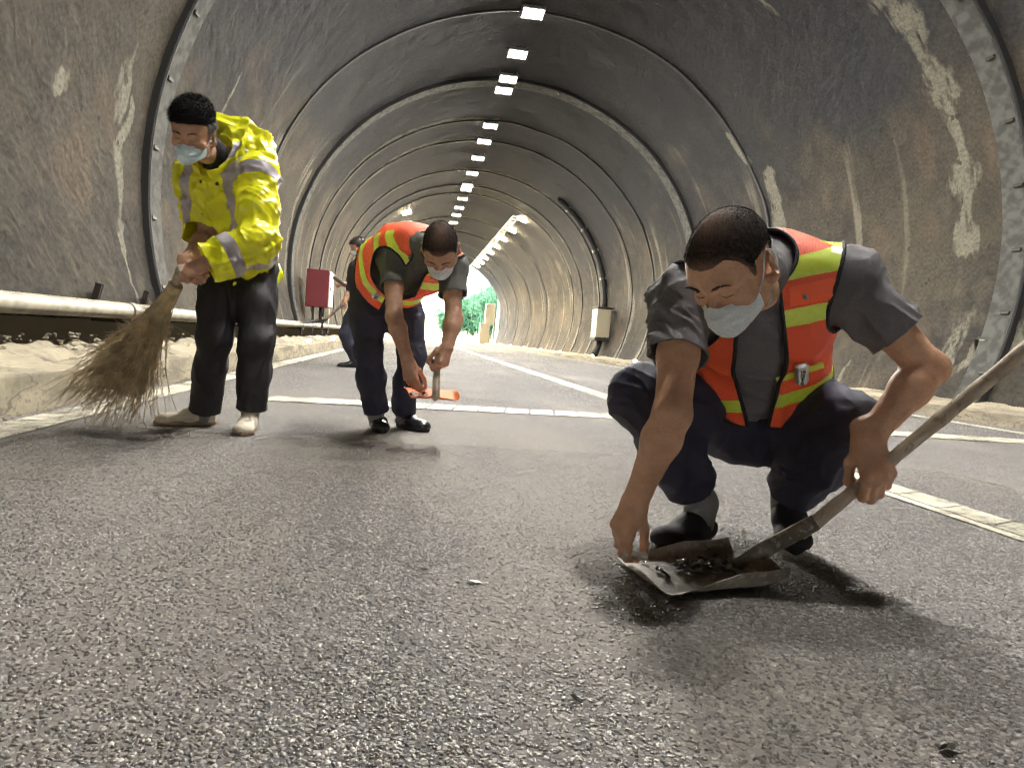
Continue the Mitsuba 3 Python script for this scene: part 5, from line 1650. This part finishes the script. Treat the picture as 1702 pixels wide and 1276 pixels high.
# ------------------------------------------------------------------ the man far behind, in navy
def far_man():
    J = dict(neck=A3(-0.735, 10.60, 1.440), pel=A3(-0.745, 10.68, 0.860), shR=A3(-0.800, 10.42, 1.350), shL=A3(-0.755, 10.78, 1.370),
             elR=A3(-0.830, 10.32, 1.090), wrR=A3(-0.900, 10.22, 0.900), elL=A3(-0.790, 10.72, 1.110), wrL=A3(-0.930, 10.35, 1.120),
             hipR=A3(-0.760, 10.60, 0.840), hipL=A3(-0.730, 10.78, 0.840), knR=A3(-0.895, 10.50, 0.450), knL=A3(-0.680, 10.78, 0.440),
             anR=A3(-0.745, 10.56, 0.100), anL=A3(-0.620, 10.92, 0.095))
    me = thing('person', 'man in dark navy clothes standing far behind beside the left kerb', 'person', 'workers cleaning the road')
    X, U, Wf = torso_frame(J['neck'], J['pel'], J['shL'] - J['shR'])
    r = np.random.default_rng(19)
    HL, HR_ = A3(-0.795, 10.52, 1.640), head_frame(A3(-0.85, -0.35, -0.40))
    body = torso_blob(J, 1.0, 0.0, X, Wf)
    head, Wp = head_blob(HL, HR_, 1.0)
    body.cap(J['neck'] - U * 0.02, Wp([0, -0.022, -0.055]), 0.058, 0.054, 0.04)
    body.blob(head, 0.03)
    for q, h in (('R', dict(y=A3(-0.45, -0.2, -0.85), z=A3(-0.75, -0.65, 0.1))), ('L', dict(y=A3(-0.95, -0.2, 0.1), z=A3(0.1, 0.2, 0.95)))):
        a = Blob(0.02)
        arm_blob(a, 1.0, 0.0, J['sh' + q], J['el' + q], J['wr' + q])
        hand(a, J['wr' + q], h['y'], h['z'], -1 if q == 'R' else 1, GRIP['curls'], GRIP['thumb'], 0.98, 0.02)
        body.blob(a, 0.03)
    bm = body.mesh(0.008)
    add('body', bm, 'skin_tan', me, smooth=True)
    sh = torso_blob(J, 1.0, 0.025, X, Wf)
    for q in 'RL':
        sh.chain([J['sh' + q], J['el' + q], J['el' + q] + (J['wr' + q] - J['el' + q]) * (0.25 if q == 'R' else 0.6)], [0.080, 0.068, 0.058], 0.04)
    sm = sh.mesh(0.010)
    sm = keep(sm, np.linalg.norm(sm[0] - (J['neck'] + U * 0.06), axis=1) - 0.075)
    sm = wrinkle(sm, (U, 9.0, 0.012, 3))
    add('jacket', sm, 'trouser_navy', me, smooth=60)
    tr = Blob(0.05)
    tr.ecap(J['pel'] - U * 0.04, J['pel'] + U * 0.1, X, (0.165, 0.125), (0.160, 0.125))
    for k in 'RL':
        h, kn, a = J['hip' + k], J['kn' + k], J['an' + k]
        tr.chain([h, h + (kn - h) * 0.5, kn, kn + (a - kn) * 0.45, a], [0.105, 0.095, 0.082, 0.078, 0.068], 0.05)
    add('trousers', wrinkle(tr.mesh(0.010), (A3(0, 0, 1.0), 9.0, 0.014, 5)), 'trouser_navy', me, smooth=60)
    for toe, heel in ((A3(-0.965, 10.45, 0.0), A3(-0.70, 10.58, 0.0)), (A3(-0.83, 10.82, 0.0), A3(-0.57, 10.95, 0.0))):
        shoe(me, 'shoe', heel, toe, A3(0, 0, 1), 'leather_black', 'sole_black', 0.048, 0.075)
    mask_part(me, HL, HR_, 1.0, 'mask_white', head, label='white face mask')
    q = local(bm[0], HL, HR_)
    lim = np.interp(q[:, 1], [-0.1, -0.02, 0.03, 0.05, 0.09], [-0.045, 0.005, 0.0, 0.045, 0.062])
    hm = keep((bm[0] + normals(*bm) * 0.012, bm[1]), np.where(np.linalg.norm(q, axis=1) < 0.2, q[:, 2] - lim, -0.02))
    hk = add('hair', hm, 'hair_brown', me, smooth=True)
    p, n_, i = sample(hm, np.ones(len(hm[0])), 1800, r)
    add('strands', quills(p, n_, np.full(len(p), 0.016), 0.0012, r, jitter=0.7), 'hair_brown', hk)


far_man()
# ------------------------------------------------------------------ tools
def wood_color(p, n, uv):
    a = fbm(p.x * 14, p.y * 14, p.z * 14, 4)
    g = fbm(p.x * 120 + 9 * a, p.y * 40, p.z * 40, 3)
    c = mix([0.46, 0.385, 0.29], [0.30, 0.24, 0.175], smoothstep(0.35, 0.7, a))
    return mix(c, [0.19, 0.145, 0.10], smoothstep(0.55, 0.75, g) * 0.6)


bsdf('old_wood', bump(prin(proc(wood_color), 0.65), lambda p, n, uv: 0.0015 * fbm(p.x * 60, p.y * 60, p.z * 60, 3), 1.0, 1e-3))


def steel_color(p, n, uv):
    a = fbm(p.x * 11, p.y * 11, p.z * 11, 4)
    f = fbm(p.x * 90, p.y * 90, p.z * 90, 3)
    c = mix([0.27, 0.245, 0.195], [0.135, 0.118, 0.092], smoothstep(0.35, 0.65, a))
    return mix(c, [0.45, 0.43, 0.37], smoothstep(0.55, 0.7, f) * 0.5)


bsdf('worn_steel', bump(prin(proc(steel_color), 0.55, metallic=0.15), lambda p, n, uv: 0.0008 * fbm(p.x * 120, p.y * 120, p.z * 120, 3), 1.0, 1e-3))
bsdf('orange_steel', prin(grainy([0.62, 0.15, 0.03], 0.35, 18.0, [0.50, 0.15, 0.05]), 0.65, specular=0.2))
bsdf('wire', prin([0.45, 0.40, 0.28], 0.5, metallic=0.5))


def knotty(pts, r0, r1, seed, n=60, sides=16):
    """A hand-cut wooden shaft: slightly bent, with knots."""
    C = CubicSpline(np.arange(len(pts)), np.asarray(pts))(np.linspace(0, len(pts) - 1, n))
    t = np.linspace(0, 1, n)
    r = r0 + (r1 - r0) * t + 0.0016 * (meshkit.noise(np.stack([t * 14, t * 0 + seed, t * 0], -1), seed) - 0.5) * 2
    v, f = tube(C, r, sides)
    v = v + 0.0014 * (meshkit.fbm(v * 45, 3, seed)[:, None] - 0.5) * 1.0
    return v, f


def shovel_blade(w, l, wall, thick=0.0022, curl=0.02, nx=41, ny=30):
    """Square coal shovel blade: flat cutting edge in front (-y), raised sides, back rising to the neck (+y)."""
    u, t = np.meshgrid(np.linspace(-1, 1, nx), np.linspace(0, 1, ny))
    x = u * w / 2 * (1 - 0.06 * t)
    side = np.clip((np.abs(u) - 0.82) / 0.18, 0, 1) ** 1.3
    back = np.clip((t - 0.76) / 0.24, 0, 1) ** 1.4
    z = wall * side * np.clip(t * 1.8, 0.12, 1) + 0.9 * wall * back * (1 - 0.85 * u ** 2) + 0.010 * np.exp(-(u / 0.16) ** 2) * np.clip((t - 0.45) / 0.55, 0, 1)
    x = x * (1 - 0.05 * side * t)
    y = -l / 2 + l * t - 0.018 * back * u ** 2
    return solidify((grid(np.stack([x, y, z], -1))), thick)


def transform(m, loc, R):
    return np.asarray(m[0]) @ np.asarray(R).T + loc, m[1]


# shovel on the road, held by the squatting man
sv = thing('shovel', 'worn grey square shovel lying on the road, loaded with scraps', 'shovel', 'shovels held by the workers')
f = unit(A3(0.42, 0.07, 0.0))                                         # from the cutting edge towards the handle
Rb = np.stack([unit(np.cross(f, [0, 0, 1.0])), f, A3(0, 0, 1.0)], 1)
tilt = trimesh.transformations.rotation_matrix(0.035, [1, 0, 0])[:3, :3]
Rb = Rb @ tilt
BC = A3(0.725, 1.680, 0.012)
bl = shovel_blade(0.275, 0.325, 0.040)
add('blade', transform(bl, BC, Rb), 'worn_steel', sv, smooth=45)
back_pt = BC + Rb @ A3(0, 0.155, 0.032)
GP = A3(1.068, 1.577, 0.287)                                          # where the left hand closes
EP = A3(1.270, 1.420, 0.583)
sock0 = A3(0.945, 1.655, 0.118)
add('socket', tube(CubicSpline(np.arange(4), [BC + Rb @ A3(0, 0.085, 0.018), back_pt + A3(0, 0, 0.014), sock0 * 0.6 + back_pt * 0.4 + A3(0, 0, 0.012), sock0 + (GP - sock0) * 0.22])(np.linspace(0, 3, 24)),
                   np.interp(np.linspace(0, 1, 24), [0, 0.3, 0.6, 1], [0.012, 0.021, 0.020, 0.0195]), 16), 'worn_steel', sv, smooth=True)
add('shaft', knotty([sock0, GP, (GP + EP) / 2 + A3(0.002, 0, 0.004), EP + (EP - GP) * 0.12], 0.0155, 0.0165, 3), 'old_wood', sv, smooth=True)

# scraps: crumpled dark foil pieces on the blade, one in the fingers, a few on the road
for k_, c_ in (('scrap_dark', 0.07), ('scrap_grey', 0.22), ('scrap_foil', 0.42)):
    bsdf(k_, prin([c_, c_ * 0.96, c_ * 0.90], 0.24, specular=0.8, metallic=0.55))
bsdf('scrap_pale', prin(grainy([0.60, 0.56, 0.50], 0.3, 70.0), 0.5))


def scrap(size, r, curl=1.0, nu=7, nv=5):
    u, w = np.meshgrid(np.linspace(-1, 1, nu), np.linspace(-1, 1, nv))
    a = curl * (0.6 + 0.9 * r.random())
    edge = 1 + 0.35 * (r.random(u.shape) - 0.5)
    x = u * size * edge
    y = w * size * (0.32 + 0.25 * r.random()) * edge
    z = size * (a * 0.35 * (u ** 2) + 0.30 * a * np.sin(w * 2 + r.random() * 3) + 0.28 * (r.random(u.shape) - 0.5))
    m = solidify(grid(np.stack([x, y, z], -1)), 0.0009)
    R = trimesh.transformations.random_rotation_matrix(r.random(3))[:3, :3]
    e = trimesh.transformations.euler_matrix((r.random() - 0.5) * 1.5, (r.random() - 0.5) * 1.5, r.random() * 6.28)[:3, :3]
    v = m[0] @ e.T
    return v - [0, 0, v[:, 2].min()], m[1]


r_ = np.random.default_rng(31)
for k in range(74):
    a = r_.normal(0, 0.048), r_.normal(0, 0.040)
    lx, ly = np.clip(a[0] * 0.72 - 0.012, -0.10, 0.085), np.clip(a[1] * 1.75 + 0.005, -0.11, 0.10)
    hgt = 0.014 * math.exp(-((lx + 0.012) ** 2 + ly ** 2) / 0.003) * r_.random()
    m = scrap(0.007 + 0.010 * r_.random(), r_)
    m = (m[0] * [1, 1, 0.7], m[1])
    add('scrap', transform(m, BC + Rb @ A3(lx, ly, 0.003 + hgt), np.eye(3)), ('scrap_dark', 'scrap_grey', 'scrap_dark', 'scrap_foil', 'scrap_grey')[k % 5], smooth=False,
        label='crumpled dark shiny scrap in the heap on the grey shovel blade', cat='scrap', group='scraps heaped on the shovel')
m = scrap(0.024, np.random.default_rng(4), 0.7)
v = m[0] - m[0].mean(0)
PINCHED = A3(0.556, 1.680, 0.046)
add('scrap', (np.array([[-0.016, 0, 0.0]]) * 0 + v @ trimesh.transformations.euler_matrix(1.25, 0.15, -0.35)[:3, :3].T * 1.15 + PINCHED, m[1]), 'scrap_pale', smooth=True,
    label='pale curled scrap pinched in the fingers of the squatting man', cat='scrap')
for (x, y, sz, lab, mat_) in ((0.06, 1.69, 0.012, 'small pale scrap on the open road left of the shovel', 'scrap_pale'), (0.28, 1.07, 0.011, 'small dark twisted scrap on the road at the bottom middle', 'scrap_dark'),
                              (0.785, 0.932, 0.015, 'folded dark scrap with pale top on the road near the bottom right corner', 'scrap_dark'), (-1.045, 2.02, 0.012, 'pale thin scrap on the road at the far left', 'scrap_pale'),
                              (0.17, 1.60, 0.020, 'flat grey chip lying flush on the road left of the shovel', 'scrap_pale')):
    m = scrap(sz, np.random.default_rng(int(x * 1000) % 97 + 5), 0.9 if sz < 0.02 else 0.15)
    add('scrap', (m[0] * [1, 1, 0.7 if sz < 0.02 else 0.25] + [x, y, road_z(x, y) + 0.002], m[1]), mat_, smooth=40, label=lab, cat='scrap')

# orange shovel of the bending man
sv = thing('shovel', 'orange square shovel with short wooden handle held above the road', 'shovel', 'shovels held by the workers')
BC2 = A3(0.112, 3.46, 0.252)
f = unit(A3(0.06, -1.0, -0.14))
Rb2 = np.stack([unit(np.cross(f, [0, 0, 1.0])), f, np.cross(unit(np.cross(f, [0, 0, 1.0])), f)], 1)
add('blade', transform(shovel_blade(0.250, 0.27, 0.024), BC2, Rb2), 'orange_steel', sv, smooth=45)
bk = BC2 + Rb2 @ A3(0, 0.135, 0.02)
H2 = A3(0.123, 3.378, 0.403)
add('socket', tube(CubicSpline(np.arange(3), [bk + A3(0, 0.05, -0.008), bk + A3(0.004, 0.0, 0.015), bk + (H2 - bk) * 0.55])(np.linspace(0, 2, 16)), np.interp(np.linspace(0, 1, 16), [0, 0.4, 1], [0.012, 0.018, 0.0175]), 14), 'old_wood', sv, smooth=True)
add('shaft', knotty([bk + (H2 - bk) * 0.4, H2, H2 + (H2 - bk) * 0.45], 0.015, 0.015, 8, 24), 'old_wood', sv, smooth=True)
r_ = np.random.default_rng(61)
for k in range(6):
    m = scrap(0.016, r_, 0.9)
    add('scrap', transform(m, BC2 + Rb2 @ A3(0.095 - 0.012 * k + 0.01 * r_.random(), 0.06 + 0.04 * r_.random(), 0.008), np.eye(3)), 'scrap_pale' if k % 2 else 'scrap_dark', smooth=30,
        label='crumpled scrap at the left end of the orange shovel blade', cat='scrap', group='scraps on the orange shovel')

# dark shovel and stick of the man far behind
sv = thing('shovel', 'dark shovel held out by the man in navy far behind', 'shovel', 'shovels held by the workers')
bsdf('dark_wood', prin(grainy([0.10, 0.065, 0.045], 0.4, 10.0), 0.6))
a, b = A3(-1.108, 9.90, 0.611), A3(-0.910, 10.20, 0.850)
add('shaft', knotty([b + (b - a) * 0.9, b, a], 0.018, 0.018, 5, 20, 10), 'dark_wood', sv, smooth=True)
f = unit(A3(0.80, 0.55, 0.12))
R3 = np.stack([unit(np.cross(f, [0, 0, 1.0])), f, np.cross(unit(np.cross(f, [0, 0, 1.0])), f)], 1)
add('blade', transform(shovel_blade(0.25, 0.30, 0.03), A3(-1.245, 9.81, 0.570), R3), 'dark_steel', sv, smooth=45)
t = thing('stick', 'short dark flat stick in the raised hand of the man in navy', 'stick')
add('shaft', box((0.20, 0.03, 0.045), (-0.985, 10.24, 1.135), trimesh.transformations.rotation_matrix(0.55, [0, 1, 0])[:3, :3], 0.006), 'dark_wood', t)

# twig broom
br = thing('twig_broom', 'long bundled twig broom sweeping the left edge line', 'broom')
top, tie, tip = A3(-0.945, 3.215, 0.700), A3(-0.995, 3.262, 0.600), A3(-1.420, 3.66, 0.030)
ax = unit(tip - tie)
add('handle', knotty([top - ax * 0.030, top + ax * 0.01, tie, tie + ax * 0.25], 0.017, 0.015, 13, 40), 'old_wood', br, smooth=True)
bsdf('twig', prin(grainy([0.50, 0.39, 0.22], 0.45, 30.0, [0.30, 0.22, 0.12]), 0.7))
bsdf('twig_pale', prin(grainy([0.60, 0.50, 0.30], 0.35, 30.0), 0.65))
s1 = unit(np.cross(ax, [0, 0, 1.0])); s2 = np.cross(s1, ax)
r_ = np.random.default_rng(23)
tw = [[], []]
for k in range(620):
    ang, rad = r_.random() * 6.283, math.sqrt(r_.random())
    d0 = (s1 * math.cos(ang) + s2 * math.sin(ang)) * rad
    L = 0.34 + 0.40 * r_.random() ** 0.7
    spread = (0.15 * (s1 * math.cos(ang)) + 0.10 * s2 * math.sin(ang)) * rad + 0.045 * r_.standard_normal(3) * (L / 0.7)
    bend = 0.06 * r_.standard_normal(3)
    t = np.linspace(0, 1, 7)[:, None]
    p = tie - ax * 0.075 * (1 - t) ** 2 + d0 * (0.024 + 0.02 * np.abs(t - 0.08)) + ax * L * t + spread * L / 0.72 * t ** 1.6 + bend * t ** 2 * L + 0.006 * r_.standard_normal((7, 3)) * t
    p[:, 2] = np.maximum(p[:, 2], 0.006 + 0.01 * r_.random())
    w0 = 0.0026 if k > 90 else 0.0042
    tw[k < 90].append(tube(p, np.linspace(w0, 0.0009, 7), 4, caps=False))
    for _ in range(4):                                             # side twiglets and seed heads
        j = 2 + int(r_.random() * 4)
        dd = unit(ax * 0.8 + 0.6 * r_.standard_normal(3))
        q = np.array([p[j], p[j] + dd * 0.03, p[j] + dd * (0.05 + 0.05 * r_.random()) + A3(0, 0, -0.006)])
        q[:, 2] = np.maximum(q[:, 2], 0.005)
        tw[0].append(tube(q, [0.0015, 0.0016, 0.0006], 3, caps=False))
add('bristles', cat_mesh(tw[0]), 'twig', br, kind='stuff')
add('bristles', cat_mesh(tw[1]), 'twig_pale', br, kind='stuff')
for k in range(3):
    c = tie + ax * (0.085 + 0.010 * k)
    th = np.linspace(0, 2 * np.pi, 28)
    add('binding', tube(c + 0.040 * (np.cos(th)[:, None] * s1 + np.sin(th)[:, None] * s2), 0.0022, 6, caps=False), 'wire', br, smooth=True)
add('ferrule', tube([top + ax * 0.050, top + ax * 0.062], 0.0185, 14), 'wire', br, smooth=True)
